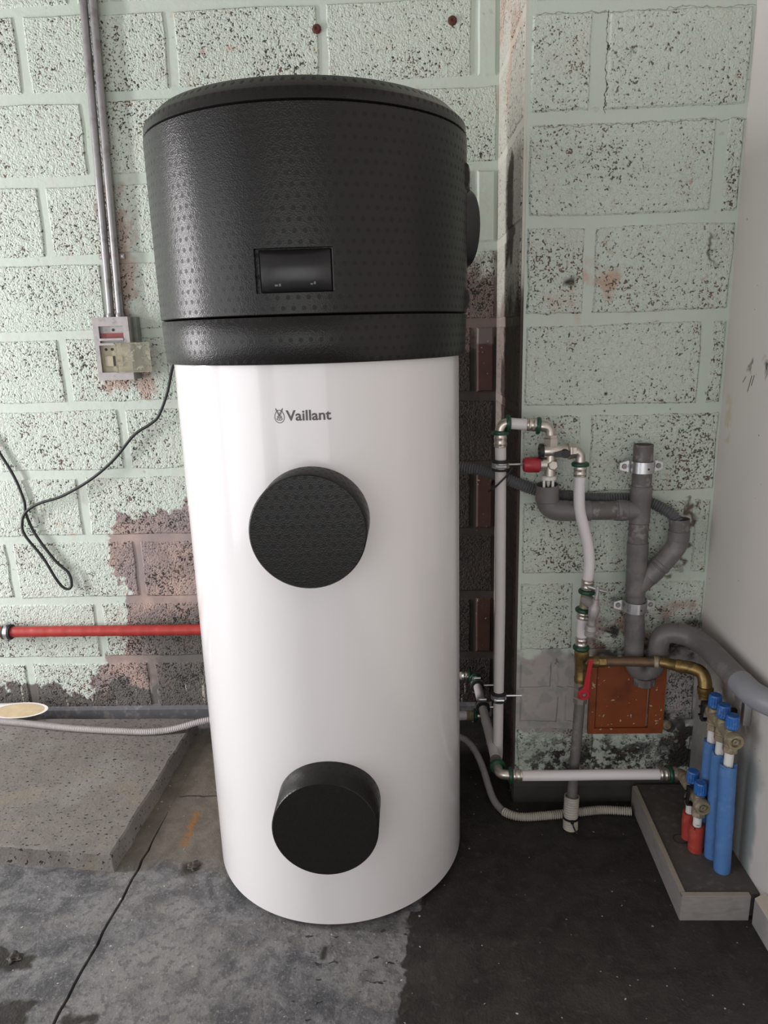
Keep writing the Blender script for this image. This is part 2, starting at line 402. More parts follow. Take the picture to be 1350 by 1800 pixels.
MAT['creamhose'] = simple('cream_corrugated_sheath', (0.45, 0.42, 0.37), 0.5, var=0.12, scale=40, dirt=((0.28, 0.25, 0.22), 0.5))
MAT['greyhose'] = simple('dull_grey_hose', (0.30, 0.29, 0.29), 0.5, var=0.15, scale=20, dirt=((0.14, 0.13, 0.12), 0.5))
MAT['redknob'] = simple('red_plastic_knob', (0.36, 0.022, 0.038), 0.38, var=0.08)
MAT['redhandle'] = simple('red_painted_handle', (0.42, 0.018, 0.03), 0.35, var=0.1)
MAT['redpipe'] = simple('red_foil_sleeve', (0.37, 0.035, 0.028), 0.42, var=0.1, scale=25, bump=0.15)
MAT['redfoam'] = simple('red_foam_sleeve', (0.40, 0.045, 0.03), 0.6, var=0.2, scale=60, bump=0.3, dirt=((0.30, 0.13, 0.10), 0.5), dscale=60)
MAT['bluefoam'] = simple('blue_foam_sleeve', (0.075, 0.185, 0.43), 0.5, var=0.1, scale=30, bump=0.3, dirt=((0.16, 0.26, 0.46), 0.3), dscale=60)
MAT['bluecap'] = simple('blue_plastic_cap', (0.022, 0.125, 0.40), 0.4, var=0.1, dirt=((0.30, 0.28, 0.26), 0.35), dscale=120)
MAT['whiteplastic'] = simple('white_plastic', (0.72, 0.70, 0.68), 0.35, var=0.04)
MAT['castbox'] = simple('grey_cast_metal', (0.37, 0.345, 0.34), 0.45, 0.35, var=0.18, scale=60, dirt=((0.20, 0.18, 0.17), 0.5), dscale=50)
MAT['boxside'] = simple('grey_green_metal_side', (0.22, 0.225, 0.205), 0.5, 0.2, var=0.2, scale=40)
MAT['bakelite'] = simple('cream_bakelite', (0.40, 0.355, 0.25), 0.5, var=0.1, scale=50)
MAT['redstrip'] = simple('dull_red_strip', (0.24, 0.045, 0.045), 0.5, var=0.1)
MAT['dark'] = simple('dark_gap', (0.02, 0.018, 0.015), 0.7, var=0.1)
MAT['laminate'] = None
MAT['terra'] = None

def laminate_mat():
    g = G('grey_wood_grain_laminate')
    X, Y, Z = g.xyz()
    n = g.noise(1.0, 5, 0.7, vec=g.comb(g.mul(X, 40), g.mul(Y, 40), g.mul(Z, 170)))
    col = g.mix(n, (0.18, 0.165, 0.155), (0.36, 0.335, 0.32))
    col = g.mix(g.mul(g.ss(g.noise(30, 3), 0.55, 0.7), 0.3), col, (0.14, 0.13, 0.12))
    return g.done(col, 0.55, 0, g.bump(n, 0.2, 0.001), spec=0.3)
MAT['laminate'] = laminate_mat()
MAT['boardedge'] = simple('raw_board_edge', (0.33, 0.295, 0.24), 0.7, var=0.2, scale=60)
MAT['infill'] = simple('dark_screed', (0.082, 0.073, 0.066), 0.75, var=0.3, scale=45, bump=0.4, dirt=((0.16, 0.145, 0.13), 0.5), dscale=60)

def terra_mat():
    g = G('paint_spattered_terracotta')
    n = g.noise(18, 4)
    col = g.mix(n, (0.20, 0.045, 0.014), (0.30, 0.08, 0.025))
    sp = g.ss(g.noise(85, 1.2, dist=0.4), 0.69, 0.71)
    col = g.mix(sp, col, (0.50, 0.38, 0.27))
    dk = g.mul(g.ss(g.noise(12, 4), 0.5, 0.65), 0.55)
    col = g.mix(dk, col, (0.085, 0.03, 0.018))
    return g.done(col, 0.5, 0, g.bump(g.noise(90, 3), 0.2, 0.002), spec=0.4)
MAT['terra'] = terra_mat()
def redbrick_mat():
    g = G('sooty_red_brick')
    X, Y, Z = g.xyz()
    wz = g.add(Z, g.mul(g.M('SUBTRACT', g.noise(25, 3), 0.5), 0.04))
    col = g.mix(g.noise(30, 4), (0.045, 0.022, 0.018), (0.095, 0.045, 0.034))
    col = g.mix(g.ss(wz, 1.145, 1.155), col, (0.17, 0.14, 0.135))
    col = g.mix(g.ss(g.noise(120, 1), 0.72, 0.75), col, (0.35, 0.3, 0.27))
    return g.done(col, 0.6, 0, g.bump(g.noise(80, 3), 0.3, 0.002), spec=0.35)
MAT['redbrick'] = redbrick_mat()
MAT['smoothpaint'] = wall_mat('smooth_mint_paint', 'none', False)
MAT['plinth'] = simple('slate_grey_cement', (0.115, 0.115, 0.125), 0.7, var=0.25, scale=20, bump=0.3, dirt=((0.30, 0.28, 0.26), 0.5), dscale=35)
MAT['blackbase'] = simple('sooty_cement', (0.036, 0.033, 0.031), 0.8, var=0.35, scale=25, bump=0.4)
MAT['ceil'] = simple('dull_ceiling', (0.38, 0.36, 0.34), 0.85, var=0.06, scale=4)
MAT['roomwall'] = simple('grey_painted_wall', (0.20, 0.19, 0.18), 0.85, var=0.1, scale=5)
MAT['doorframe'] = simple('grey_door_frame', (0.30, 0.29, 0.28), 0.5, var=0.1)
MAT['rustanchor'] = simple('rusty_steel', (0.10, 0.032, 0.02), 0.8, 0.2, var=0.4, scale=120)
MAT['lump'] = simple('wet_mud', (0.035, 0.03, 0.025), 0.5, var=0.4, scale=90, bump=0.6, dirt=((0.20, 0.17, 0.13), 0.7), dscale=90)
MAT['tan'] = simple('tan_foam', (0.50, 0.40, 0.25), 0.75, var=0.22, scale=40, bump=0.5)
MAT['ink'] = simple('blue_ink', (0.03, 0.03, 0.12), 0.5, var=0.05)
MAT['skirt_tile'] = simple('grey_skirting_tile', (0.30, 0.285, 0.285), 0.5, var=0.12, scale=70)
MAT['cream'] = simple('cream_filler', (0.46, 0.41, 0.34), 0.7, var=0.12, scale=40)

def glass_mat():
    g = G('scratched_yellowed_plastic')
    n = g.noise(60, 3)
    a = g.add(g.mul(g.ss(g.noise(55, 4, 0.7), 0.52, 0.62), 0.45), 0.25)
    g.b.inputs['Alpha'].default_value = 0.5
    g.put(g.b.inputs['Alpha'], a)
    return g.done(g.mix(n, (0.35, 0.34, 0.24), (0.46, 0.44, 0.34)), 0.25, 0, None)
MAT['flap'] = glass_mat()

# ------------------------------------------------------------------ mesh builder
OFF = {}
class B:
    def __init__(self): self.v = []; self.f = []
    def add(self, vs, fs):
        o = len(self.v); self.v += [Vector(p) for p in vs]; self.f += [tuple(i+o for i in f) for f in fs]
        return self
    def box(self, x0, x1, y0, y1, z0, z1):
        vs = [(x, y, z) for x in (x0, x1) for y in (y0, y1) for z in (z0, z1)]
        return self.add(vs, [(0, 1, 3, 2), (4, 6, 7, 5), (0, 4, 5, 1), (2, 3, 7, 6), (0, 2, 6, 4), (1, 5, 7, 3)])
    def cbox(self, x0, x1, y0, y1, z0, z1, c):
        """box with chamfered edges (octagon sections stacked along z)"""
        def ring(z, i):
            a0, a1, b0, b1 = x0+i, x1-i, y0+i, y1-i
            return [(a0+c, b0, z), (a1-c, b0, z), (a1, b0+c, z), (a1, b1-c, z), (a1-c, b1, z), (a0+c, b1, z), (a0, b1-c, z), (a0, b0+c, z)]
        rs = [ring(z0, c*.6), ring(z0+c, 0), ring(z1-c, 0), ring(z1, c*.6)]
        return self.loft(rs, True, True)
    def loft(self, rings, cap0=True, cap1=True, closed=True):
        o = len(self.v); n = len(rings[0])
        vs = [p for r in rings for p in r]; fs = []
        for i in range(len(rings)-1):
            for j in range(n if closed else n-1):
                k = (j+1) % n
                fs.append((i*n+j, i*n+k, (i+1)*n+k, (i+1)*n+j))
        if cap0: fs.append(tuple(reversed(range(n))))
        if cap1: fs.append(tuple((len(rings)-1)*n+j for j in range(n)))
        return self.add(vs, fs)
    def lathe(self, p0, axis, prof, seg=20, cap0=True, cap1=True, phase=0.0):
        p0 = Vector(p0); a = Vector(axis).normalized()
        u = a.orthogonal().normalized()
        if abs(a.z) > 0.9: u = (Vector((1, 0, 0)) - a*a.x).normalized()
        w_ = a.cross(u)
        rings = [[p0 + a*t + (u*math.cos(2*PI*j/seg+phase) + w_*math.sin(2*PI*j/seg+phase))*r for j in range(seg)] for t, r in prof]
        return self.loft(rings, cap0, cap1)
    def cyl(self, p0, p1, r, seg=16, r1=None):
        p0, p1 = Vector(p0), Vector(p1); L = (p1-p0).length
        return self.lathe(p0, p1-p0, [(0, r), (L, r if r1 is None else r1)], seg)
    def tube(self, path, r, seg=14, cap=True, rfun=None):
        path = [Vector(p) for p in path]
        t0 = (path[1]-path[0]).normalized()
        u = t0.orthogonal().normalized()
        rings = []; L = 0
        for i, p in enumerate(path):
            if i == 0: t = path[1]-path[0]
            elif i == len(path)-1: t = path[-1]-path[-2]
            else: t = path[i+1]-path[i-1]
            t.normalize()
            u = (u - t*u.dot(t)).normalized(); w_ = t.cross(u)
            if i: L += (p-path[i-1]).length
            rr = rfun(i, L) if rfun else r
            rings.append([p + (u*math.cos(2*PI*j/seg) + w_*math.sin(2*PI*j/seg))*rr for j in range(seg)])
        return self.loft(rings, cap, cap)
    def build(self, name, mat, parent=None, smooth=True, angle=38, bevel=0):
        xs = [p.x for p in self.v]; ys = [p.y for p in self.v]; zs = [p.z for p in self.v]
        off = OFF[parent.name] if parent is not None else Vector(((min(xs)+max(xs))/2, (min(ys)+max(ys))/2, min(zs)))
        me = bpy.data.meshes.new(name)
        me.from_pydata([p-off for p in self.v], [], self.f)
        me.materials.append(MAT[mat] if isinstance(mat, str) else mat)
        me.validate(); me.update()
        import bmesh
        bm = bmesh.new(); bm.from_mesh(me); bmesh.ops.recalc_face_normals(bm, faces=bm.faces)
        if bevel: bmesh.ops.bevel(bm, geom=list(bm.edges), offset=bevel, segments=2, affect='EDGES', profile=0.5, clamp_overlap=True)
        bm.to_mesh(me); bm.free()
        if smooth:
            me.shade_smooth(); me.set_sharp_from_angle(angle=math.radians(angle))
        o = bpy.data.objects.new(name, me); COL.objects.link(o)
        if parent is not None: o.parent = parent
        else: o.location = off
        OFF[o.name] = off
        return o

def spline(pts, step=0.006):
    """Catmull-Rom through the points, resampled evenly"""
    P = [Vector(p) for p in pts]
    P = [P[0]*2-P[1]] + P + [P[-1]*2-P[-2]]
    fine = []
    for i in range(1, len(P)-2):
        for k in range(24):
            t = k/24
            a, b, c, d = P[i-1], P[i], P[i+1], P[i+2]
            fine.append(0.5*((2*b) + (c-a)*t + (2*a-5*b+4*c-d)*t*t + (3*b-a-3*c+d)*t**3))
    fine.append(P[-2])
    out = [fine[0]]; acc = 0
    for i in range(1, len(fine)):
        s = fine[i]-fine[i-1]; L = s.length
        while acc + L >= step and L > 1e-9:
            q = fine[i-1] + s*((step-acc)/s.length) if s.length else fine[i]
            out.append(q); s = fine[i]-q; fine[i-1] = q; L = s.length; acc = 0
        acc += L
    if (out[-1]-fine[-1]).length > step*0.3: out.append(fine[-1])
    return out
def arc(c, a, b, r, n=8):
    """quarter-type bend: starts at c-a*r, ends at c+b*r, rounding corner c"""
    c = Vector(c); a = Vector(a).normalized(); b = Vector(b).normalized()
    o = c - a*r + b*r
    return [o + (a*math.sin(t*PI/2/n)*r) - (b*math.cos(t*PI/2/n)*r) for t in range(n+1)]

def empty(name, loc):
    o = bpy.data.objects.new(name, None); COL.objects.link(o); o.location = loc
    o.empty_display_size = 0.05; OFF[o.name] = Vector(loc); return o
def tag(o, label, cat, group=None):
    o['label'] = label; o['category'] = cat
    if group: o['group'] = group
    return o
def thing(name, loc, label, cat, group=None): return tag(empty(name, loc), label, cat, group)
def struct(o, label=None):
    o['kind'] = 'structure'
    if label: o['label'] = label
    return o

# ------------------------------------------------------------------ room shell
YB, YP, XR, XC = 2.05, 1.627, 0.705, 0.256      # back wall, projecting wall, right wall, reveal
XL, YF, ZC = -2.7, -2.2, 2.55
# floor in two slabs with an open saw-cut joint between them
def joint_x(y): return -0.659 + (y-0.999)*(0.015/0.442)
f = B()
ys = [YF-0.1, 0.0, 0.5, 0.8] + [0.9+i*0.03 for i in range(20)] + [1.6, 1.75, 2.12]
jit = [random.uniform(-.0022, .0022) for _ in ys]
def gapw(y): return 0.0032 if y < 1.45 else (0.0022 if y < 1.6 else 0.0002)
L0 = [(XL-.1, y, 0) for y in ys]; L1 = [(joint_x(y)-gapw(y)+j, y, 0) for y, j in zip(ys, jit)]
B1 = [(x, y, -0.02) for x, y, z in L1]
R0 = [(joint_x(y)+gapw(y)+j, y, 0) for y, j in zip(ys, jit)]; R1 = [(XR+.1, y, 0) for y in ys]
B2 = [(x, y, -0.02) for x, y, z in R0]
f.loft([L0, L1, B1, B2, R0, R1], False, False, closed=False)
struct(f.build('floor', 'floor', None, smooth=False), 'dark stained concrete floor with a saw-cut joint and a damp patch')
struct(B().box(XL-.1, XR+.1, YF-.1, YB+.1, ZC, ZC+.08).build('ceiling', 'ceil', None, smooth=False))
# mortar bed of the block walls
wb = struct(B().box(XL, XC, YB, YB+.12, -0.02, ZC).build('wall_back', 'back_mortar', None, smooth=False), 'recessed mint-painted concrete block wall behind the water heater')
wp = struct(B().box(XC+.004, XR, YP, YP+.06, -0.02, ZC).build('wall_projecting', 'proj_mortar', None, smooth=False), 'projecting mint-painted block wall behind the pipework')
wv = struct(B().box(XC-.002, XC+.1, YP+.001, YB, -0.02, ZC).build('wall_reveal', 'reveal_mortar', None, smooth=False), 'narrow wall return between the two block walls')
struct(B().box(XR, XR+.1, YF, YP+.06, -0.02, ZC).build('wall_right', 'plaster', None, smooth=False), 'white plastered wall on the right')
# wall on the left with the doorway the daylight comes through; rear wall with the open garage door
lw = B(); lw.box(XL-.12, XL, YF, -1.75, -.02, ZC).box(XL-.12, XL, 0.65, 1.05, -.02, ZC).box(XL-.12, XL, -1.75, 0.65, 2.12, ZC).box(XL-.12, XL, 1.85, YB+.12, -.02, ZC).box(XL-.12, XL, 1.05, 1.85, 2.12, ZC)
struct(lw.build('wall_left', 'roomwall', None, smooth=False), 'wall on the left with a side door and a wide opening')
rw = B(); rw.box(XL, -2.1, YF-.12, YF, -.02, ZC).box(0.6, XR+.1, YF-.12, YF, -.02, ZC).box(-2.1, 0.6, YF-.12, YF, 2.12, ZC)
struct(rw.build('wall_front', 'roomwall', None, smooth=False), 'wall behind the viewer with an open garage door')

def block(name, a0, a1, z0, z1, mat, parent, plane, along='x', proud=0.0035, jit=0.0026, inset=0.008):
    """one masonry unit: ragged 16-point outline, sides sloping up to a slightly proud face"""
    pts = []
    def jr(): return random.uniform(-jit, jit)
    na, nz = 5, 3
    for i in range(na): pts.append((a0+(a1-a0)*i/na, z0))
    for i in range(nz): pts.append((a1, z0+(z1-z0)*i/nz))
    for i in range(na): pts.append((a1-(a1-a0)*i/na, z1))
    for i in range(nz): pts.append((a0, z1-(z1-z0)*i/nz))
    pts = [(a+jr(), z+jr()) for a, z in pts]
    ca, cz = (a0+a1)/2, (z0+z1)/2
    ha, hz = max(1e-3, (a1-a0)/2), max(1e-3, (z1-z0)/2)
    inn = [(ca+(a-ca)*(1-inset/ha), cz+(z-cz)*(1-inset/hz)) for a, z in pts]
    if along == 'x':
        r0 = [(a, plane+0.004, z) for a, z in pts]; r1 = [(a, plane-proud, z) for a, z in inn]
    else:
        r0 = [(plane+0.004, a, z) for a, z in pts]; r1 = [(plane-proud, a, z) for a, z in inn]
    b = B(); b.loft([r0, r1], False, True)
    return b.build(name, mat, parent, smooth=False)
Z0, CH, MJ = 1.2076, 0.2, 0.0078
for k in range(-6, 6):              # courses, top edge at Z0-0.2k
    zt, zb = Z0-CH*k-MJ, Z0-CH*(k+1)+MJ
    if k == 5: zb = 0.035
    if k == -6: zt = min(zt, ZC-.01)
    if k % 2 == 0: js = [-2.53, -2.14, -1.75, -1.363, -0.973, -0.585, -0.195, 0.195]
    else: js = [-2.39, -2.0, -1.61, -1.222, -0.826, -0.43, -0.03, XC-0.004]
    for a, c in zip(js[:-1], js[1:]):
        x1 = c-MJ if c < 0.25 else c
        block('block', a+MJ, x1, zb, zt, 'back_block', wb, YB)
# closer bricks set upright in the corner of every other course
for k in range(-6, 6, 2):
    zt, zb = Z0-CH*k-MJ, Z0-CH*(k+1)+MJ
    if k == -6: zt = min(zt, ZC-.01)
    block('brick', 0.196, 0.250, zb, zt, 'redbrick' if k >= 0 else 'smoothpaint', wb, YB, proud=0.006, jit=0.0008)
# projecting wall: alternating long and short units
Z = lambda k: Z0-CH*k
rows = {-6: [.4], -5: [.402], -4: [.655], -3: [.402], -2: [.657], -1: [.398], 0: [.66], 1: [.406], 2: [.653], 3: [.404]}
for k, js in rows.items():
    zt, zb = min(Z(k)-MJ, ZC-.01), Z(k+1)+MJ
    e = [XC+.006] + js + [XR]
    for i in range(len(e)-1):
        jw = 0.013 if k in (-3,) else 0.0078
        a0 = e[i]+(jw if i else 0); a1 = e[i+1]-(jw if i < len(e)-2 else 0.001)
        if k == 3: zb = Z(4)+0.012
        block('block', a0, a1, zb, zt, 'proj_block', wp, YP, proud=0.004)
# low courses of painted brick beside the terracotta flue block, then one block course above the floor
for za, zb_, js in ((0.316, 0.392, [.262, .352, .432]), (0.222, 0.302, [.262, .372, .432])):
    for i in range(len(js)-1): block('brick', js[i]+.004, js[i+1]-.004, za, zb_, 'proj_mortar', wp, YP, proud=0.005, jit=0.003)
block('block', 0.628, XR-.002, 0.222, 0.392, 'proj_block', wp, YP, proud=0.004)
block('block', XC+.006, 0.46, 0.055, 0.206, 'proj_block', wp, YP, proud=0.004, jit=.004)
block('block', 0.478, XR-.002, 0.055, 0.19, 'proj_block', wp, YP, proud=0.004, jit=.004)
# terracotta block with raised rim let into the wall
tb = B(); tb.box(0.4585, 0.5855, YP-0.004, YP+0.01, 0.206, 0.392)
tbo = tb.build('terracotta_block', 'terra', wp, smooth=False, bevel=0.002)
tr = B()
for (a, b_, c, d) in ((0.440, 0.4555, 0.2092, 0.3878), (0.5885, 0.626, 0.2092, 0.3878), (0.440, 0.626, 0.194, 0.209), (0.44, 0.626, 0.388, 0.40)):
    tr.box(a, b_, YP-0.0105, YP+0.01, c, d)
tr.build('rim', 'terra', tbo, smooth=False)
# stone courses of the reveal
for k in range(-6, 6):
    zt, zb = min(Z(k)-.006, ZC-.01), Z(k+1)+.006
    if k == 5: zb = 0.01
    block('block', YP+.004, 1.845, zb, zt, 'reveal_block', wv, XC-.002, along='y', proud=0.003, jit=.003)
    block('block', 1.852, YB-.012, zb, zt, 'reveal_block', wv, XC-.002, along='y', proud=0.002, jit=.001)
# cement skirtings
sk = B(); sk.loft([[(XL+.001, YB-.012, 0), (XL+.001, YB-.011, .035), (XL+.001, YB+.001, .052), (XL+.001, YB+.001, 0)],
                   [(XC-.006, YB-.012, 0), (XC-.006, YB-.011, .035), (XC-.006, YB+.001, .052), (XC-.006, YB+.001, 0)]])
struct(sk.build('baseboard_back', 'plinth', None, smooth=False), 'slate-grey cement skirting at the foot of the recessed wall')
sk = B(); sk.loft([[(XC, YP-.014, 0), (XC, YP-.012, .045), (XC, YP+.001, .068), (XC, YP+.001, 0)],
                   [(XR-.001, YP-.014, 0), (XR-.001, YP-.012, .045), (XR-.001, YP+.001, .068), (XR-.001, YP+.001, 0)]])
struct(sk.build('baseboard_projecting', 'blackbase', None, smooth=False), 'blackened cement skirting at the foot of the projecting wall')
bbR = empty('baseboard_right', (0.69, 0.3, 0)); struct(bbR, 'grey tile skirting along the white wall')
for i in range(7):
    y1 = 1.222-i*0.45
    B().box(0.683, XR-.0005, y1-.447, y1, 0.0, 0.062).build('tile', 'skirt_tile', bbR, smooth=False, bevel=.0008)
B().loft([[(0.683, -2.1, .062), (0.704, -2.1, .062), (0.704, -2.1, .076)], [(0.683, 1.222, .062), (0.704, 1.222, .062), (0.704, 1.222, .076)]]).build('filler_fillet', 'cream', bbR, smooth=False)

# ------------------------------------------------------------------ water heater
wh = thing('water_heater', (TCX, TCY, 0), 'tall white cylindrical water heater with a black upper casing', 'water heater')
RW, RB = 0.2865, 0.3027
def ring_prof(o, prof, name, mat, seg=160, parent=wh, caps=(True, True)):
    b = B(); b.lathe((TCX, TCY, 0), (0, 0, 1), prof, seg, *caps); return b.build(name, mat, parent, angle=50)
ring_prof(None, [(0.0115, RW-.02), (0.012, RW-.003), (0.0145, RW), (1.15, RW)], 'casing', 'enamel')
ring_prof(None, [(1.1455, RW-.004), (1.1455, RB-.006), (1.148, RB-.0035), (1.221, RB-.0005), (1.2225, RB-.002), (1.2225, RW-.01)], 'lower_band', 'shell')
# main hood with the display pocket cut out of its grid
NA = 200; zs_h = [1.2250, 1.2265, 1.24, 1.2585, 1.2625] + [1.28, 1.30, 1.3235, 1.3275] + [1.35, 1.40, 1.45, 1.5, 1.5355, 1.537]
zl, zh = 1.2585, 1.3275
ha0, ha1 = -0.0605/RB, 0.0668/RB      # half-angle of the pocket
angs = sorted([2*PI*i/NA - PI for i in range(NA) if not (-0.215 < 2*PI*i/NA-PI < 0.235)] + [ha0, -0.15, -0.1, -0.05, 0, 0.05, 0.1, 0.15, 0.19, ha1])
def hp(a, z, r): return Vector((TCX+math.sin(a)*r, TCY-math.cos(a)*r, z))
hb = B(); n = len(angs); vs = []; fs = []
for z in zs_h:
    r = RB - (0.0018 if z in (1.2250, 1.537) else 0)
    vs += [hp(a, z, r) for a in angs]
for i in range(len(zs_h)-1):
    for j in range(n):
        k = (j+1) % n
        inside = zs_h[i] >= zl-1e-6 and zs_h[i+1] <= zh+1e-6 and angs[j] >= ha0-1e-6 and (angs[k] <= ha1+1e-6 and k != 0)
        if not inside: fs.append((i*n+j, i*n+k, (i+1)*n+k, (i+1)*n+j))
hb.add(vs, fs)
pa = [a for a in angs if ha0-1e-6 <= a <= ha1+1e-6]
pz = [z for z in zs_h if zl-1e-6 <= z <= zh+1e-6]
dp = 0.014
ydeep = TCY-math.cos(ha1)*RB+dp-.004
def inw(a, z): p = hp(a, z, RB); return Vector((p.x, ydeep, z))
lo = [hp(a, zl, RB) for a in pa]; hi = [hp(a, zh, RB) for a in pa]
hb.loft([lo, [inw(a, zl) for a in pa]], False, False, closed=False)
hb.loft([hi, [inw(a, zh) for a in pa]], False, False, closed=False)
for a in (pa[0], pa[-1]): hb.loft([[hp(a, z, RB) for z in pz], [inw(a, z) for z in pz]], False, False, closed=False)
hb.add([inw(pa[0], zl), inw(pa[-1], zl), inw(pa[-1], zh), inw(pa[0], zh)], [(0, 1, 2, 3)])
hood = hb.build('hood', 'shell', wh, angle=40)
ring_prof(None, [(1.5375, RB-.012), (1.5385, RB-.003), (1.540, RB-.0008), (1.556, RB-.0022), (1.5585, RB-.0045), (1.5785, RB-.026), (1.581, RB-.034), (1.584, 0.2), (1.585, 0.05)], 'lid', 'shell')
# display glass inside the pocket
ds = B(); xc_ = TCX
ds.cbox(xc_-.0535, xc_+.0640, ydeep-.0075, ydeep-.001, 1.2598, 1.3255, .0022)
scr = ds.build('display', 'screen', wh)
for (x, zz, wd, hh) in ((-.030, 1.2695, .005, .003), (-.0235, 1.2695, .0035, .004), (.028, 1.2705, .004, .0025), (.0335, 1.2712, .003, .0042)):
    B().box(xc_+x, xc_+x+wd, ydeep-.0079, ydeep-.0074, zz, zz+hh).build('screen_icon', 'ledprint', scr, smooth=False)
# thin bright bead on the right side of the pocket
B().box(TCX+.0648, TCX+.0663, TCY-math.cos(ha1)*RB-.0003, ydeep, zl+.002, zh-.002).build('pocket_bead', 'blackplastic', wh, smooth=False)
# round inspection covers
def cover(name, cx, cz, r, depth, label):
    b = B(); yface = TCY-RW-depth
    b.lathe((cx, TCY-RW+.03, cz), (0, -1, 0), [(0, r+.001), (depth+.03-.002, r), (depth+.03, r-.002)], 72, True, False)
    o = b.build(name, 'cover_hi' if cz > .6 else 'cover_lo', wh, angle=50)
    o['label'] = label
    c = B(); c.lathe((cx, yface, cz), (0, 1, 0), [(0, r-.002), (0.0008, r-.0022)], 72); c.build('face_disc', 'shell_flat', o, angle=50)
cover('round_cover', -0.1695, 0.872, 0.0993, 0.067, 'upper black round cover on the white casing')
cover('round_cover', -0.1686, 0.2935, 0.1005, 0.067, 'lower black round cover on the white casing')
# side duct cap and the two lifting slots at the right edge of the hood
dirn = Vector((math.sin(math.radians(104)), -math.cos(math.radians(104)), 0))
dc = B(); dc.lathe(Vector((TCX, TCY, 1.392))+dirn*(RB-.03), dirn, [(0, .078), (.044, .076), (.05, .072), (.05, .05)], 40)
dc.build('duct_cap', 'blackplastic', wh)
for zc, hh in ((1.468, .016), (1.250, .013)):
    dd = Vector((math.sin(math.radians(82)), -math.cos(math.radians(82)), 0)); tt = Vector((dd.y*-1, dd.x, 0))
    b = B(); c = Vector((TCX, TCY, zc))+dd*(RB-.004)
    q = lambda s, d, z: c + tt*s + dd*d + Vector((0, 0, z))
    b.loft([[q(-.02, 0, -hh*1.6), q(.035, 0, -hh*1.6), q(.035, 0, hh*1.6), q(-.02, 0, hh*1.6)],
            [q(-.014, .0085, -hh*1.0), q(.035, .0085, -hh*1.0), q(.035, .0085, hh*1.2), q(-.014, .0085, hh*1.2)]])
    hdl = b.build('grip_boss', 'shell', wh, smooth=False)
    b = B(); b.loft([[q(-.009, .0086, -hh*.55), q(.006, .0086, -hh*.55), q(.006, .0086, hh*.6), q(-.009, .0086, hh*.6)],
                     [q(-.009, .0092, -hh*.55), q(.006, .0092, -hh*.55), q(.006, .0092, hh*.6), q(-.009, .0092, hh*.6)]])
    b.build('grip_slot', 'dark', hdl, smooth=False)
for a in (25, 145, 265):
    B().lathe((TCX+math.cos(math.radians(a))*.22, TCY+math.sin(math.radians(a))*.22, 0), (0, 0, 1), [(0, .022), (.008, .022), (.0135, .014)], 16).build('foot', 'rubber', wh)
# maker's lettering and emblem, wrapped on the casing
def on_casing(x, z, lift=.0006):
    a = x/RW; r = RW+lift
    return Vector((TCX+math.sin(a)*r, TCY-math.cos(a)*r, z))
fc = bpy.data.curves.new('txt', 'FONT'); fc.body = 'Vaillant'; fc.size = 1.0; fc.offset = 0.02; fc.resolution_u = 3
fo = bpy.data.objects.new('txt', fc); COL.objects.link(fo)
bpy.context.view_layer.update()
tm = fo.evaluated_get(bpy.context.evaluated_depsgraph_get()).to_mesh()
tv = [v.co.copy() for v in tm.vertices]; tf = [tuple(p.vertices) for p in tm.polygons]
bpy.data.objects.remove(fo)
mnx, mxx = min(v.x for v in tv), max(v.x for v in tv); mxz = max(v.y for v in tv); mnz = min(v.y for v in tv)
TX0, TX1, TZ0, TZ1 = -0.0265, 0.0505, 1.0512, 1.0692
b = B(); b.add([on_casing(TX0+(v.x-mnx)/(mxx-mnx)*(TX1-TX0), TZ0+(v.y-mnz)/(mxz-mnz)*(TZ1-TZ0)) for v in tv], tf)
b.build('lettering', 'print', wh, smooth=False)
em = B()
def stroke(pts, wd):
    o = []; i_ = []
    for k, p in enumerate(pts):
        a = pts[max(0, k-1)]; c = pts[min(len(pts)-1, k+1)]
        t = Vector((c[0]-a[0], c[1]-a[1], 0)); t.normalize(); nn = Vector((-t.y, t.x, 0))*wd/2
        o.append(on_casing(ex+p[0]+nn.x, ez+p[1]+nn.y)); i_.append(on_casing(ex+p[0]-nn.x, ez+p[1]-nn.y))
    em.loft([o, i_], False, False, closed=False)
ex, ez = -0.0378, 1.0601
egg = []
for k in range(37):
    a = 2*PI*k/36
    rr = 0.0083*(1 - 0.10*math.sin(a)); egg.append((rr*math.cos(a), 0.0108*math.sin(a)-0.0012))
stroke(egg, 0.0011)
for s in (-1, 1):
    stroke([(s*.0062, .0128), (s*.0052, .0085), (s*.0026, .0032), (s*.0002, .0002)], 0.0010)
    stroke([(s*.0062, .0128), (s*.0034, .0090), (s*.0009, .0040), (s*.0002, .0002)], 0.0009)
    stroke([(s*.0010, .0008), (s*.0038, -.0008), (s*.0036, -.0042), (s*.0049, -.0062)], 0.0009)
    stroke([(s*.0014, -.0008), (s*.0022, -.0026), (s*.0014, -.0046)], 0.0012)
    stroke([(s*.0052, -.0048), (s*.0028, -.0072), (s*.0000, -.0076)], 0.0012)
stroke([(0, .0004), (0, -.0076)], 0.0009)
em.build('emblem', 'print', wh, smooth=False)

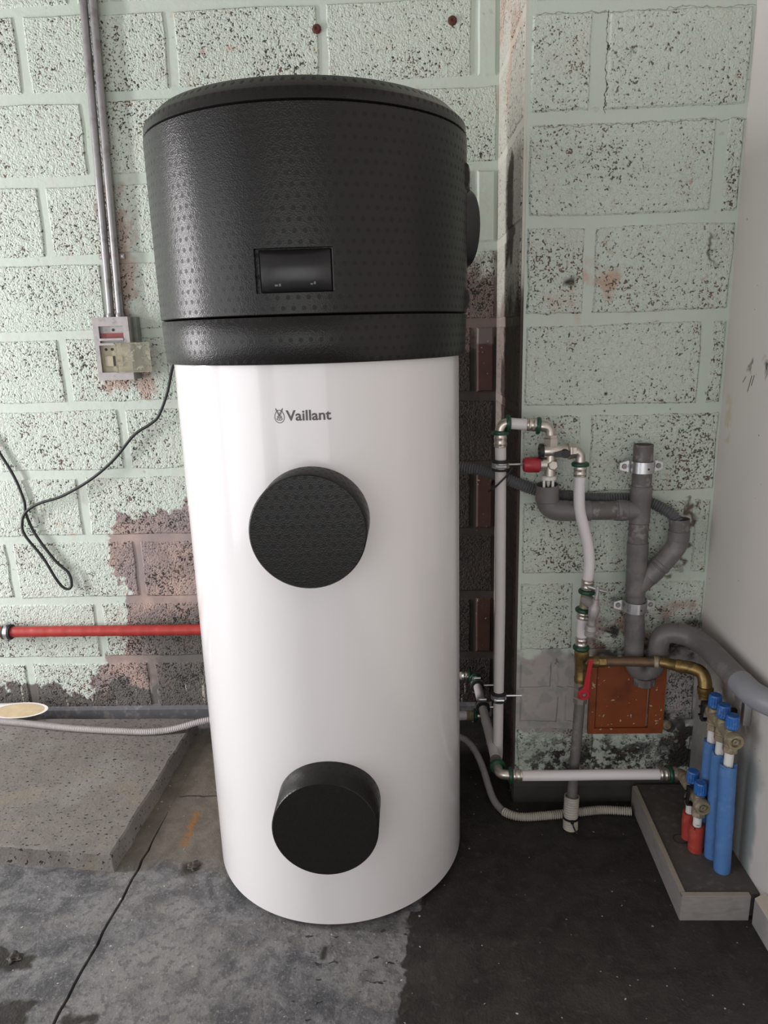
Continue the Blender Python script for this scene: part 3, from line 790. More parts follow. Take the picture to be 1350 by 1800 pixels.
# ------------------------------------------------------------------ left side: conduits, fuse box, cable, pipe, slab
def conduit(xb, xt, label):
    t = thing('steel_conduit', (xb, 2.035, 1.252), label, 'conduit', 'steel conduits above the fuse box')
    zt = ZC
    def at(z): return xb+(xt-xb)*(z-1.26)/(2.023-1.26)
    y = 2.0325
    B().tube([(at(z), y, z) for z in (1.252, 1.4, 1.7, 2.0, zt)], .0099, 16).build('tube', 'conduit', t)
    B().lathe((at(1.252), y, 1.2515), (0, 0, 1), [(0, .0125), (.006, .0125), (.012, .0098), (.02, .0096)], 16).build('collar', 'conduit', t)
    s = B(); zc = 1.412
    s.lathe((at(zc), y, zc-.006), (0, 0, 1), [(0, .0102), (.012, .0102)], 16)
    sgn = -1 if xb < -0.8 else 1
    s.box(min(at(zc), at(zc)+sgn*.022), max(at(zc), at(zc)+sgn*.022), 2.0405, 2.0455, zc-.006, zc+.006)
    sd = s.build('saddle', 'castbox', t)
    B().lathe((at(zc)+sgn*.0165, 2.0405, zc), (0, -1, 0), [(0, .003), (.0015, .0028)], 10).build('screw', 'steel', sd)
conduit(-0.8165, -0.7915, 'left one of the two grey steel conduits running down to the fuse box')
conduit(-0.7905, -0.7675, 'right one of the two grey steel conduits running down to the fuse box')

fb = thing('fuse_box', (-0.80, 2.01, 1.083), 'old grey metal fuse box with an open clear flap on the block wall', 'fuse box')
X0, X1, YFf, YBb = -0.851, -0.752, 1.982, 2.045
b = B(); b.box(X0, X1, YFf+.016, YBb, 1.083, 1.2515); b.box(X0+.03, X1+.01, YFf+.035, YBb, 1.10, 1.2515); b.build('housing', 'boxside', fb, smooth=False, bevel=.0015)
b = B()   # upper cover with a window
b.box(X0, X1, YFf, YFf+.018, 1.228, 1.2515); b.box(X0, X1, YFf, YFf+.018, 1.177, 1.183)
b.box(X0, X0+.016, YFf, YFf+.018, 1.183, 1.228); b.box(X1-.016, X1, YFf, YFf+.018, 1.183, 1.228)
cv = b.build('upper_cover', 'castbox', fb, smooth=False)
B().box(X0+.016, X1-.016, YFf+.010, YFf+.016, 1.183, 1.228).build('window_back', 'castbox', cv, smooth=False)
B().box(X0+.018, X1-.016, YFf+.006, YFf+.0105, 1.197, 1.209).build('red_strip', 'redstrip', cv, smooth=False)
B().box(X0+.0165, X1-.0165, YFf-.002, YFf+.008, 1.189, 1.196).build('slide_bar', 'castbox', cv, smooth=False, bevel=.001)
B().lathe((X0+.052, YFf+.010, 1.2175), (0, -1, 0), [(0, .004), (.0012, .0037)], 12).build('peep_hole', 'dark', cv)
b = B(); b.box(X0, X1, YFf, YFf+.018, 1.083, 1.104); b.box(X0, X0+.012, YFf, YFf+.018, 1.104, 1.177); b.box(X1-.006, X1, YFf, YFf+.018, 1.104, 1.177)
b.build('lower_frame', 'castbox', fb, smooth=False)
ins = B().box(X0+.012, X1-.006, YFf+.010, YFf+.0165, 1.104, 1.177).build('fuse_panel', 'bakelite', fb, smooth=False)
for hx in (.026, .043): B().lathe((X0+hx, YFf+.010, 1.166), (0, -1, 0), [(0, .004), (.0008, .004)], 12).build('hole', 'dark', ins)
b = B(); b.cbox(X0+.021, X0+.072, YFf+.0055, YFf+.0102, 1.120, 1.149, .002); fz = b.build('fuse_carrier', 'bakelite', ins, smooth=False)
B().cbox(X0+.043, X0+.0525, YFf+.0045, YFf+.0058, 1.121, 1.1485, .001).build('slot', 'dark', fz, smooth=False) if False else None
b = B(); b.box(X0+.044, X0+.0525, YFf+.0050, YFf+.0056, 1.121, 1.148); b.build('contact_slot', 'dark', ins, smooth=False)
b = B(); b.lathe((X0+.058, YFf+.0052, 1.1345), (0, -1, 0), [(0, .0035), (.001, .003)], 10); b.build('contact_screw', 'brass', ins)
b = B(); fl = Vector((X1-.045, YFf-.004, 0)); b.box(X1-.044, X1+.054, YFf-.0045, YFf-.0025, 1.103, 1.183)
flp = b.build('clear_flap', 'flap', fb, smooth=False)
b = B()
for (a, c, d, e) in ((X1-.044, X1+.054, 1.103, 1.106), (X1-.044, X1+.054, 1.180, 1.183), (X1+.051, X1+.054, 1.103, 1.183), (X1-.044, X1-.040, 1.103, 1.183)):
    b.box(a, c, YFf-.0055, YFf-.001, d, e)
b.build('flap_edge', 'flap', flp, smooth=False)

cab = [(-0.50, 1.80, 1.16), (-0.60, 1.93, 1.145), (-0.652, 2.015, 1.112), (-0.678, 2.025, 1.042), (-0.71, 2.028, 0.978), (-0.737, 2.03, 0.954), (-0.79, 2.03, 0.922), (-0.858, 2.03, 0.852), (-0.933, 2.03, 0.795), (-1.025, 2.03, 0.747),
       (-1.097, 2.03, 0.726), (-1.138, 2.028, 0.704), (-1.156, 2.026, 0.674), (-1.155, 2.026, 0.63), (-1.11, 2.026, 0.557), (-1.079, 2.026, 0.487), (-1.057, 2.027, 0.457), (-1.037, 2.029, 0.463), (-1.041, 2.031, 0.505),
       (-1.079, 2.033, 0.547), (-1.128, 2.036, 0.629), (-1.147, 2.037, 0.692), (-1.148, 2.038, 0.735), (-1.165, 2.037, 0.805), (-1.198, 2.036, 0.882), (-1.25, 2.036, 1.0), (-1.30, 2.036, 1.16)]
tag(B().tube(spline(cab, .008), .0042, 10).build('power_cable', 'cable', None), 'thin black power cable looping down the block wall from behind the heater', 'cable')

rp = thing('red_pipe', (-0.9, 2.02, 0.30), 'red sleeved pipe running along the wall into the back of the heater', 'pipe')
pth = spline([(-1.62, 2.018, .322), (-1.27, 2.018, .321), (-1.0, 2.018, .320), (-0.8, 2.021, .318), (-0.651, 2.02, .318), (-0.45, 2.02, .318)], .01)
B().tube(pth, .0168, 20, rfun=lambda i, L: .0168+.0005*math.sin(L*210)+.0004*math.sin(L*97)).build('sleeve', 'redpipe', rp)
def pipe_clip(p, axis, r, toward, label, bolt=.03, lined=True):
    """lined steel pipe clip with a stud to the wall"""
    p = Vector(p); a = Vector(axis).normalized(); t = Vector(toward).normalized()
    o = thing('pipe_clip', p, label, 'pipe clip', 'lined steel pipe clips')
    B().lathe(p-a*.0125, a, [(0, r+.0003), (0, r+.0066), (.006, r+.0066), (.0065, r+.005), (.0185, r+.005), (.019, r+.0066), (.025, r+.0066), (.025, r+.0003)], 24, False, False).build('rubber_lining', 'rubber', o)
    B().lathe(p-a*.0058, a, [(0, r+.0045), (0, r+.0072), (.0116, r+.0072), (.0116, r+.0045)], 24, False, False).build('band', 'steel', o)
    side = a.cross(t).normalized()
    for s in (-1, 1):
        b = B(); c = p + side*s*(r+.011)
        b.lathe(c-t*.010, t, [(0, .0035), (.02, .0035)], 8)
        b.lathe(c-t*.014, t, [(0, .0034), (0, .0048), (.005, .0048), (.005, .0036)], 6)
        b.build('lug_screw', 'steel', o)
    B().cyl(p+t*(r+.006), p+t*(r+bolt), .0028, 8).build('stud', 'steel', o)
    return o
pipe_clip((-1.252, 2.018, .321), (1, 0, 0), .0168, (0, 1, 0), 'pipe clip around the red pipe at the far left', .03)

# slab lying on the floor, ragged edges
def ragged_slab():
    z1 = 0.046
    cor = [(-1.62, 1.455), (-0.985, 1.405), (-0.700, 1.372), (-0.672, 1.965), (-1.66, 1.99)]
    pts = []
    for i in range(5):
        a, c = Vector((*cor[i], 0)), Vector((*cor[(i+1) % 5], 0)); n_ = 14
        for k in range(n_): 
            p = a+(c-a)*k/n_
            if k: p += Vector((random.uniform(-.003, .003), random.uniform(-.003, .003), 0))
            pts.append(p)
    cen = Vector((-1.15, 1.69, 0)); r0, r1, r2, r3 = [], [], [], []
    for p in pts:
        d = (p-cen).normalized()
        r0.append(p+d*.004+Vector((0, 0, 0))); r1.append(p+d*random.uniform(-.001, .002)+Vector((0, 0, .02)))
        r2.append(p-d*.001+Vector((0, 0, z1-.004))); r3.append(p-d*.006+Vector((0, 0, z1)))
    return B().loft([r0, r1, r2, r3])
tag(ragged_slab().build('concrete_slab', 'slab', None, angle=30), 'rough grey concrete slab lying on the floor against the wall', 'slab')

def corrugated(path, r, name, mat, parent=None, pitch=.0056, amp=.0014, seg=14):
    p = spline(path, pitch/2)
    return B().tube(p, r, seg, rfun=lambda i, L: r+(amp if i % 2 else -amp)).build(name, mat, parent, angle=25)
hw = tag(corrugated([(-1.70, 1.93, .056), (-1.45, 1.95, .056), (-1.28, 1.943, .056), (-1.044, 1.90, .056), (-.90, 1.882, .056), (-.80, 1.874, .056), (-.741, 1.879, .057), (-.69, 1.888, .063), (-.622, 1.905, .073), (-.50, 1.93, .075), (-.36, 1.90, .08)], .0092, 'corrugated_hose', 'whitehose'),
         'thin white corrugated hose lying across the concrete slab', 'hose')
# obliquely cut white tube with tan foam inside
ct = thing('cut_tube', (-1.25, 1.965, .046), 'obliquely cut white tube end filled with tan foam on the slab', 'tube end')
ax = Vector((1, -.05, .22)).normalized(); cn = Vector((0.10, -0.62, 0.78)).normalized(); cc = Vector((-1.226, 1.965, .080)); rt = .026
u1 = Vector((0, 0, 1)); u2 = ax.cross(u1)
far, near, near_in = [], [], []
for j in range(28):
    d = u1*math.cos(2*PI*j/28)+u2*math.sin(2*PI*j/28)
    for lst, rr in ((near, rt), (near_in, rt-.003)):
        q = cc+d*rr; s = -(q-cc).dot(cn)/ax.dot(cn); lst.append(q+ax*s)
    far.append(cc+d*rt*.9-ax*.20+Vector((0, 0, .036)))
B().loft([far, near, near_in], True, False).build('tube_wall', 'whiteplastic', ct)
b = B(); cen = cc-cn*.001
ring2 = [cen+(p-cc)*.55+Vector((0, 0, random.uniform(-.001, .002))) for p in near_in]
b.loft([[p-cn*.0005 for p in near_in], ring2, [cen+(p-cc)*.2 for p in near_in]], False, True); b.build('foam_fill', 'tan', ct)

def lump(x, y, r, label):
    rnd = random.Random(int(x*1000)); import bmesh
    bm = bmesh.new(); bmesh.ops.create_icosphere(bm, subdivisions=3, radius=r)
    ph = [rnd.uniform(0, 6) for _ in range(6)]
    for v in bm.verts:
        d = v.co.normalized()
        k = 1+.25*math.sin(5*d.x+ph[0])+.2*math.sin(7*d.y+ph[1])+.18*math.sin(11*d.z+ph[2]+4*d.x)+rnd.uniform(-.08, .08)
        v.co = d*r*k; v.co.z = max(v.co.z*.45, -r*.12)
    b = B(); b.add([Vector((x, y, r*.12))+v.co for v in bm.verts], [tuple(q.index for q in f_.verts) for f_ in bm.faces]); bm.free()
    tag(b.build('mud_lump', 'lump', None, angle=60), label, 'debris')
lump(-0.515, 1.388, .014, 'small wet lump of debris on the floor beside the foot of the heater')
lump(-0.808, 1.138, .013, 'small wet lump of debris on the floor in the front left corner')

# ------------------------------------------------------------------ pipework helpers
def ring_g(b, p, axis, r):
    p = Vector(p); a = Vector(axis).normalized()
    return b.lathe(p-a*.005, a, [(0, r+.0015), (.001, r+.006), (.003, r+.0068), (.0065, r+.0068), (.009, r+.005), (.010, r+.001)], 20)
def sleeve_prof(L, r): return [(0, r+.0004), (.001, r+.0014), (L*.18, r+.0014), (L*.24, r+.0024), (L*.36, r+.0012), (L*.62, r+.0012), (L*.72, r+.0024), (L*.84, r+.0012), (L-.001, r+.0014), (L, r)]
RPX = .0125

# riser along the reveal, link across to the safety valve
rs = thing('white_riser_pipe', (.213, 1.60, .1), 'white water pipe rising along the wall corner from floor level to the safety valve', 'pipe')
B().tube([(.2130, 1.604, .150), (.2130, 1.602, .30), (.2125, 1.592, .55), (.2095, 1.583, .788), (.2075, 1.576, .90), (.206, 1.573, .965)], RPX, 16).build('pipe', 'pexdull', rs)
B().tube(arc((.205, 1.571, .9905), (0, 0, 1), (1, 0, 0), .016), .0115, 16).build('elbow', 'nickel', rs)
B().lathe((.2058, 1.5725, .938), (0, 0, 1), sleeve_prof(.028, RPX), 20).build('press_sleeve', 'nickel', rs)
ring_g(B(), (.2053, 1.572, .970), (0, 0, 1), RPX).build('green_ring', 'green', rs)
ring_g(B(), (.2225, 1.570, .9905), (1, 0, 0), RPX).build('green_ring', 'green', rs)
B().tube([(.226, 1.570, .9900), (.276, 1.563, .986)], RPX, 16).build('link_pipe', 'pex', rs)
B().lathe((.262, 1.565, .987), (1, -.1, -.06), sleeve_prof(.022, RPX), 20).build('press_sleeve', 'nickel', rs)
ring_g(B(), (.287, 1.562, .9845), (1, -.1, -.1), RPX).build('green_ring', 'green', rs)
B().tube([(.2130, 1.604, .155)] + arc((.2130, 1.605, .128), (0, 0, -1), (0, 1, 0), .018) + [(.211, 1.70, .130), (.20, 1.78, .140)], RPX, 16).build('foot_bend', 'pexdull', rs)

# safety valve group
sv = thing('safety_valve', (.312, 1.56, .85), 'nickel-plated safety valve group with a red knob and black lever', 'safety valve')
B().tube([(.285, 1.562, .9845), (.296, 1.56, .983)] + arc((.312, 1.56, .982), (1, 0, -.03), (0, 0, -1), .013) + [(.3135, 1.56, .958)], .0115, 16).build('inlet_elbow', 'nickel', sv)
b = B(); b.lathe((.314, 1.56, .938), (0, 0, 1), [(0, .013), (.002, .0165), (.018, .0165), (.021, .0145), (.026, .0145)], 6, phase=.3); b.build('inlet_nut', 'nickel', sv, angle=20)
b = B(); b.lathe((.297, 1.56, .9285), (1, 0, 0), [(0, .0135), (.004, .015), (.040, .015), (.046, .012), (.060, .012)], 20)
b.lathe((.314, 1.56, .872), (0, 0, 1), [(0, .0125), (.03, .0125), (.045, .012), (.075, .012)], 20); b.lathe((.292, 1.56, .8985), (1, 0, 0), [(0, .014), (.014, .014), (.016, .0115), (.036, .011)], 16)
b.build('valve_body', 'nickel', sv)
b = B(); b.lathe((.318, 1.556, .8985), (0, -1, 0), [(0, .012), (.012, .011), (.013, .009)], 6); b.build('hex_boss', 'nickel', sv, angle=20)
b = B(); b.lathe((.2985, 1.56, .9285), (-1, 0, 0), [(0, .0165), (.008, .017), (.0095, .0145), (.0095, .009), (.006, .008)], 20); b.build('end_plug', 'blackplastic', sv)
# knob with grip ridges
b = B(); kp = Vector((.292, 1.56, .8985)); nk = 24
def knr(t, j): return {0: .0155, 1: .0168, 2: .0165, 3: .0158, 4: .014}[t]*(1+.035*(1 if j % 2 else -1)*(1 if t in (1, 2) else 0))
rings = [[kp+Vector((-x, math.cos(2*PI*j/nk)*knr(t, j), math.sin(2*PI*j/nk)*knr(t, j))) for j in range(nk)] for t, x in enumerate((.001, .004, .026, .033, .0365))]
b.loft(rings); b.build('red_knob', 'redknob', sv, angle=60)
b = B(); b.lathe((.3425, 1.546, .9255), (0, -1, 0), [(0, .0095), (.010, .0095), (.012, .008)], 18)
b.loft([[(.340, 1.541, .9335), (.340, 1.534, .9325), (.340, 1.534, .9175), (.340, 1.541, .9165)], [(.319, 1.541, .9265), (.319, 1.536, .9265), (.319, 1.536, .9195), (.319, 1.541, .9195)]])
b.build('black_lever', 'blackplastic', sv)
b = B(); b.lathe((.352, 1.56, .927), (1, 0, 0), [(0, .0175), (.002, .0195), (.006, .0195), (.008, .0180), (.016, .0175), (.018, .014)], 8, phase=.2); b.build('outlet_nut', 'nickel', sv, angle=30)
# tundish below
tn = B(); tn.lathe((.3115, 1.56, .864), (0, 0, 1), [(0, .0135), (.001, .0165), (.008, .0165), (.010, .0135)], 24)
for a in (35, 125, 215, 305):
    cx, cy = .3115+math.cos(math.radians(a))*.0135, 1.56+math.sin(math.radians(a))*.0135
    tn.lathe((cx, cy, .83), (0, 0, 1), [(0, .003), (.036, .003)], 8)
tn.lathe((.3115, 1.56, .866), (0, 0, -1), [(0, .006), (.012, .004), (.018, .0025)], 12)
tn.build('air_gap_tundish', 'whiteplastic', sv)

# supply pipe, S-bent, from the valve down to the brass tee
sp = thing('s_bent_supply_pipe', (.395, 1.55, .46), 'white S-bent water pipe between the safety valve and the brass tee', 'pipe')
B().tube([(.366, 1.558, .9265)] + arc((.3785, 1.555, .9265), (1, 0, 0), (0, 0, -1), .012) + [(.3785, 1.553, .895)], .0108, 16).build('elbow', 'nickel', sp)
ring_g(B(), (.3785, 1.552, .899), (0, 0, 1), RPX).build('green_ring', 'green', sp)
B().lathe((.3787, 1.552, .871), (0, 0, 1), sleeve_prof(.024, RPX), 20).build('press_sleeve', 'nickel', sp)
B().tube(spline([(.3787, 1.552, .872), (.3785, 1.552, .83), (.382, 1.552, .791), (.393, 1.552, .751), (.403, 1.552, .711), (.4075, 1.552, .675), (.4075, 1.552, .65), (.406, 1.552, .628)], .008), RPX, 16).build('pipe', 'pex', sp)
B().lathe((.4055, 1.552, .607), (.03, 0, 1), sleeve_prof(.024, RPX), 20).build('press_sleeve', 'nickel', sp)
ring_g(B(), (.405, 1.552, .602), (.03, 0, 1), RPX).build('green_ring', 'green', sp)
B().tube([(.4047, 1.552, .602), (.3995, 1.551, .555)], .0115, 14).build('tee_body', 'limescale', sp)
ring_g(B(), (.3992, 1.55, .557), (.1, 0, 1), RPX).build('green_ring', 'green', sp)
B().lathe((.3975, 1.55, .535), (.08, 0, 1), sleeve_prof(.018, RPX), 20).build('press_sleeve', 'nickel', sp)
B().tube([(.3975, 1.55, .538), (.3965, 1.548, .49)], RPX, 16).build('short_pipe', 'pex', sp)
B().lathe((.3963, 1.547, .468), (0, 0, 1), sleeve_prof(.024, RPX), 20).build('press_sleeve', 'nickel', sp)
ring_g(B(), (.396, 1.546, .4655), (0, 0, 1), RPX).build('green_ring', 'green', sp)

# drain tap
tp = thing('drain_tap', (.408, 1.51, .505), 'small nickel drain tap with a tee handle on the S-bent pipe', 'tap')
axd = Vector((-.13, -.02, -1)).normalized()
b = B(); b.lathe((.417, 1.512, .607), axd, [(0, .0045), (.008, .005), (.010, .0075), (.020, .0085), (.027, .0125), (.034, .0132), (.050, .011), (.056, .0085), (.073, .0085)], 18)
b.lathe((.405, 1.552, .583), (.22, -1, -.05), [(0, .0145), (.012, .0145), (.018, .0125), (.030, .0115), (.040, .0105)], 18); b.build('body', 'castbox', tp)
b = B(); b.lathe(Vector((.417, 1.512, .607))+axd*.070, axd, [(0, .0095), (.003, .0135), (.014, .0138), (.017, .0115)], 12); b.build('hose_nut', 'castbox', tp)
b = B(); b.lathe(Vector((.417, 1.512, .607))+axd*.087, axd, [(0, .0112), (.002, .0125), (.004, .0112), (.006, .0125), (.010, .0118)], 16); b.build('hose_tail', 'castbox', tp)
b = B(); b.cyl((.417, 1.512, .605), (.4178, 1.512, .625), .0038, 10); b.build('spindle', 'steel', tp)
b = B(); b.lathe((.3955, 1.513, .6285), (.044, -.001, -.014), [(0, .0032), (.001, .0042), (.044, .0042), (.0455, .0032)], 12); b.lathe((.417, 1.512, .616), (0, 0, 1), [(0, .0055), (.010, .006), (.013, .003)], 12); b.build('tee_handle', 'steel', tp)

# brass tee and pipework
bt = thing('brass_pipework', (.397, 1.535, .38), 'tarnished brass tee with an aged pipe and elbow leading to the blue-capped manifold', 'pipe')
b = B(); b.lathe((.397, 1.537, .380), (-.02, 0, 1), [(0, .0135), (.004, .0165), (.014, .0165), (.018, .0148), (.060, .0152), (.066, .0168), (.078, .0168), (.082, .0135)], 20)
b.lathe((.397, 1.535, .4335), (1, 0, 0), [(0, .012), (.024, .0125), (.030, .0142), (.036, .0142), (.038, .011)], 18); b.build('tee', 'brass', bt)
b = B(); b.lathe((.434, 1.535, .4335), (1, 0, -.01), [(0, .0130), (.016, .0130), (.018, .011)], 6, phase=.4); b.build('nut', 'brass', bt, angle=20)
B().tube([(.448, 1.535, .4333), (.50, 1.535, .4330), (.567, 1.527, .434)], .0112, 16).build('pipe', 'copper', bt)
b = B(); b.lathe((.560, 1.530, .4338), (1, -.28, .02), [(0, .0118), (.001, .014), (.010, .014), (.011, .0118), (.018, .0118)], 16); b.build('collar', 'limescale', bt)
b = B(); b.lathe((.574, 1.523, .436), (1, -.72, .06), [(0, .0118), (.004, .0125), (.014, .0115), (.018, .0128), (.034, .0132), (.036, .0148), (.052, .0148), (.054, .0135), (.062, .0135)], 20); b.build('reducer', 'brass', bt)
el = [(.612, 1.493, .440), (.627, 1.482, .441)] + [(.640, 1.472, .4395), (.6465, 1.466, .433), (.649, 1.460, .424), (.6495, 1.456, .412), (.6495, 1.452, .400)]
B().tube(spline(el, .004), .0145, 18).build('elbow', 'brass', bt)
b = B(); b.lathe((.6495, 1.4535, .410), (0, -.12, -1), [(0, .0142), (.002, .0172), (.010, .0172), (.012, .0160), (.018, .0160), (.020, .0138), (.03, .013)], 18); b.build('elbow_collar', 'brass', bt)
B().tube(spline([(.6495, 1.450, .384), (.649, 1.442, .374), (.648, 1.428, .372), (.6475, 1.418, .372)], .004), .0125, 16).build('manifold_nipple', 'limescale', bt)

# ball valve with red lever on the steel standpipe
bv = thing('ball_valve', (.396, 1.534, .325), 'nickel ball valve with a red lever under the brass tee', 'valve')
b = B(); b.lathe((.3955, 1.534, .330), (.02, 0, 1), [(0, .0135), (.001, .0172), (.013, .0172), (.015, .0155), (.020, .0165), (.034, .0165), (.038, .0152), (.040, .0172), (.052, .0172), (.053, .014)], 8, phase=.2); b.build('body', 'nickel', bv, angle=25)
b = B(); b.lathe((.397, 1.520, .3655), (0, -1, 0), [(0, .009), (.010, .0085)], 14); b.build('stem', 'brass', bv)
b = B()
prof = [(-.013, -.012), (.012, -.013), (.0155, .004), (.012, .012), (.0145, .060), (.0185, .082), (.0165, .0875), (.0085, .0865), (.0045, .058), (-.002, .014), (-.0135, .006)]
pv = Vector((.397, 0, .366))
b.loft([[(pv.x+x, 1.511, pv.z+z) for x, z in prof], [(pv.x+x, 1.506, pv.z+z) for x, z in prof]])
b.build('red_lever', 'redhandle', bv, smooth=False, bevel=.0012)
b = B(); b.lathe((.397, 1.511, .3655), (0, -1, 0), [(0, .0135), (.006, .0135), (.0085, .0115), (.0085, .0055), (.007, .005)], 20); b.build('lever_hub', 'redhandle', bv)
b = B(); b.lathe((.397, 1.5045, .3655), (0, -1, 0), [(0, .0045), (.002, .0042)], 6); b.build('lever_nut', 'steelpipe', bv)
tag(B().tube([(.3955, 1.534, .336), (.3925, 1.531, .27), (.387, 1.527, .17), (.383, 1.521, .074), (.3818, 1.518, .05)], .0124, 16).build('steel_standpipe', 'steelpipe', None), 'old grey steel standpipe rising from the floor to the red-lever valve', 'pipe')
sh = thing('floor_sheath', (.38, 1.512, 0), 'short cream corrugated sheath around the foot of the steel standpipe', 'sheath')
shp = spline([(.3795, 1.510, 0.0005), (.380, 1.513, .04), (.3825, 1.520, .085)], .003)
b = B(); rr = [.0168+(.0015 if i % 2 else -.0011) for i in range(len(shp))]
b.tube(shp, .0168, 18, cap=False, rfun=lambda i, L: rr[i]); b.tube(list(reversed(shp)), .0146, 18, cap=False); b.build('tube', 'creamhose', sh, angle=25)
b = B(); b.lathe((.3797, 1.5115, .030), (.02, .06, 1), [(0, .0178), (0, .0196), (.005, .0196), (.005, .0178)], 24, False, False)
b.tube(spline([(.379, 1.492, .0325), (.381, 1.489, .024), (.386, 1.487, .012), (.391, 1.484, .006)], .003), .0018, 6); b.box(.3755, .3825, 1.4885, 1.494, .029, .037); b.build('cable_tie', 'blackplastic', sh)

# low cold feed: rear stub, along the reveal, elbow, across to the lower manifold
lf = thing('low_feed_pipe', (.2, 1.5, .15), 'white pipe running low from behind the heater round an elbow to the lower manifold', 'pipe')
B().tube(spline([(-.10, 1.74, .171), (-.08, 1.92, .171), (-.02, 1.975, .171), (.06, 1.98, .171), (.158, 1.98, .171)], .01), RPX, 14).build('rear_pipe', 'pexdull', lf)
B().lathe((.150, 1.98, .171), (1, 0, 0), sleeve_prof(.020, RPX), 18).build('press_sleeve', 'nickel', lf)
ring_g(B(), (.175, 1.98, .171), (1, 0, 0), RPX).build('green_ring', 'green', lf)
B().tube([(.172, 1.98, .171)] + arc((.1915, 1.98, .169), (1, 0, 0), (0, -1, 0), .013) + [(.192, 1.955, .168)], .0115, 14).build('rear_elbow', 'nickel', lf)
ring_g(B(), (.1918, 1.962, .1685), (0, -1, 0), RPX).build('green_ring', 'green', lf)
B().tube([(.1918, 1.958, .1685), (.2015, 1.535, .167)], RPX, 16).build('side_pipe', 'pexdull', lf)
B().lathe((.2010, 1.552, .167), (.02, -1, 0), sleeve_prof(.022, RPX), 18).build('press_sleeve', 'steelpipe', lf)
ring_g(B(), (.2018, 1.522, .167), (.02, -1, 0), RPX).build('green_ring', 'green', lf)
B().tube([(.2018, 1.52, .167)] + arc((.2022, 1.490, .167), (0, -1, 0), (1, 0, 0), .014) + [(.232, 1.490, .1645)], .0115, 16).build('elbow', 'nickel', lf)
ring_g(B(), (.2285, 1.490, .1648), (1, 0, -.02), RPX).build('green_ring', 'green', lf)
B().lathe((.2335, 1.490, .1645), (1, 0, 0), sleeve_prof(.022, RPX), 18).build('press_sleeve', 'nickel', lf)
B().tube(spline([(.246, 1.490, .1635), (.35, 1.489, .164), (.45, 1.487, .1665), (.578, 1.485, .168)], .02), RPX, 16).build('front_pipe', 'pex', lf)
B().lathe((.574, 1.485, .168), (1, 0, 0), sleeve_prof(.022, RPX), 18).build('press_sleeve', 'nickel', lf)
ring_g(B(), (.601, 1.485, .168), (1, 0, 0), RPX).build('green_ring', 'green', lf)
B().lathe((.604, 1.485, .168), (1, 0, 0), [(0, .0165), (.010, .017), (.011, .012), (.018, .012)], 18).build('union_nut', 'nickel', lf)
# second stub low behind the heater meeting the riser
st = thing('return_stub_pipe', (.1, 1.79, .13), 'short white pipe stub low between the heater and the corner riser', 'pipe')
B().tube([(-.05, 1.765, .150), (.05, 1.79, .1435), (.153, 1.80, .1425)], RPX, 14).build('pipe', 'pex', st)
B().lathe((.150, 1.80, .1425), (1, 0, 0), sleeve_prof(.020, RPX), 16).build('press_sleeve', 'limescale', st)
ring_g(B(), (.1755, 1.80, .1425), (1, 0, 0), RPX).build('green_ring', 'green', st)
B().tube([(.172, 1.80, .1425), (.19, 1.80, .1420), (.205, 1.79, .1405)], .0112, 14).build('elbow', 'nickel', st)

pipe_clip((.2073, 1.5765, .897), (0, -.05, 1), RPX, (1, 0, 0), 'pipe clip high on the corner riser above the grey hose', .05)
pipe_clip((.2130, 1.6015, .312), (0, 0, 1), RPX, (1, 0, 0), 'pipe clip low on the corner riser', .044)
pipe_clip((.1922, 1.925, .1685), (.02, -1, 0), RPX, (1, 0, 0), 'pipe clip on the low feed pipe nearest the back wall', .062)
pipe_clip((.1955, 1.80, .168), (.02, -1, 0), RPX, (1, 0, 0), 'pipe clip on the low feed pipe midway along the wall return', .058)
# cable tie binding the hose to the riser
b = B(); b.tube(spline([(.232, 1.560, .893), (.222, 1.556, .880), (.205, 1.556, .862), (.190, 1.562, .846), (.180, 1.572, .838)], .004), .0022, 6)
b.tube(spline([(.222, 1.556, .880), (.226, 1.575, .884), (.222, 1.60, .880), (.212, 1.628, .868), (.20, 1.632, .852), (.192, 1.615, .843), (.190, 1.585, .843), (.192, 1.562, .847)], .004), .0022, 6)
tag(b.build('cable_tie', 'blackplastic', None), 'black cable tie binding the grey hose to the corner riser', 'cable tie')

# grey drain stack
YD = 1.572
dr = thing('drain_stack', (.525, YD, .36), 'grey plastic drain stack with a left branch and an angled inlet', 'drain pipe')
def open_tube(b, pts, ro, ri, seg=24):
    b.tube(pts, ro, seg, cap=False); b.tube(list(reversed(pts)), ri, seg, cap=False)
    # rim at the open (first) end
    p, q = Vector(pts[0]), Vector(pts[1]); a = (q-p).normalized()
    b.lathe(p, a, [(0, ri), (0, ro)], seg, False, False)
b = B(); open_tube(b, [(.520, YD, .9365), (.5205, YD, .88), (.5208, YD, .83)], .0212, .0190); b.build('top_pipe', 'pvcold', dr)
b = B(); b.lathe((.5208, YD, .844), (0, 0, -1), [(0, .0212), (.001, .0238), (.030, .0240), (.032, .0228), (.085, .0228), (.087, .0212)], 24)
b.lathe((.5208, YD, .787), (-1, 0, .003), [(0, .022), (.030, .0225), (.031, .0238), (.052, .0240), (.053, .0215)], 24); b.build('upper_tee', 'pvc', dr)
b = B(); b.lathe((.5205, YD, .757), (0, 0, -1), [(0, .0212), (.004, .0225), (.008, .0212), (.014, .0228), (.022, .0212), (.028, .0226), (.036, .0214), (.042, .0222), (.05, .0215)], 24); b.build('sealed_joint', 'pvcold', dr)
b = B(); b.lathe((.5208, YD, .712), (0.01, 0, -1), [(0, .0215), (.001, .0238), (.030, .0240), (.032, .0228), (.105, .0226), (.125, .0222), (.13, .0212)], 24)
dirY = Vector((.066, 0, .072)).normalized()
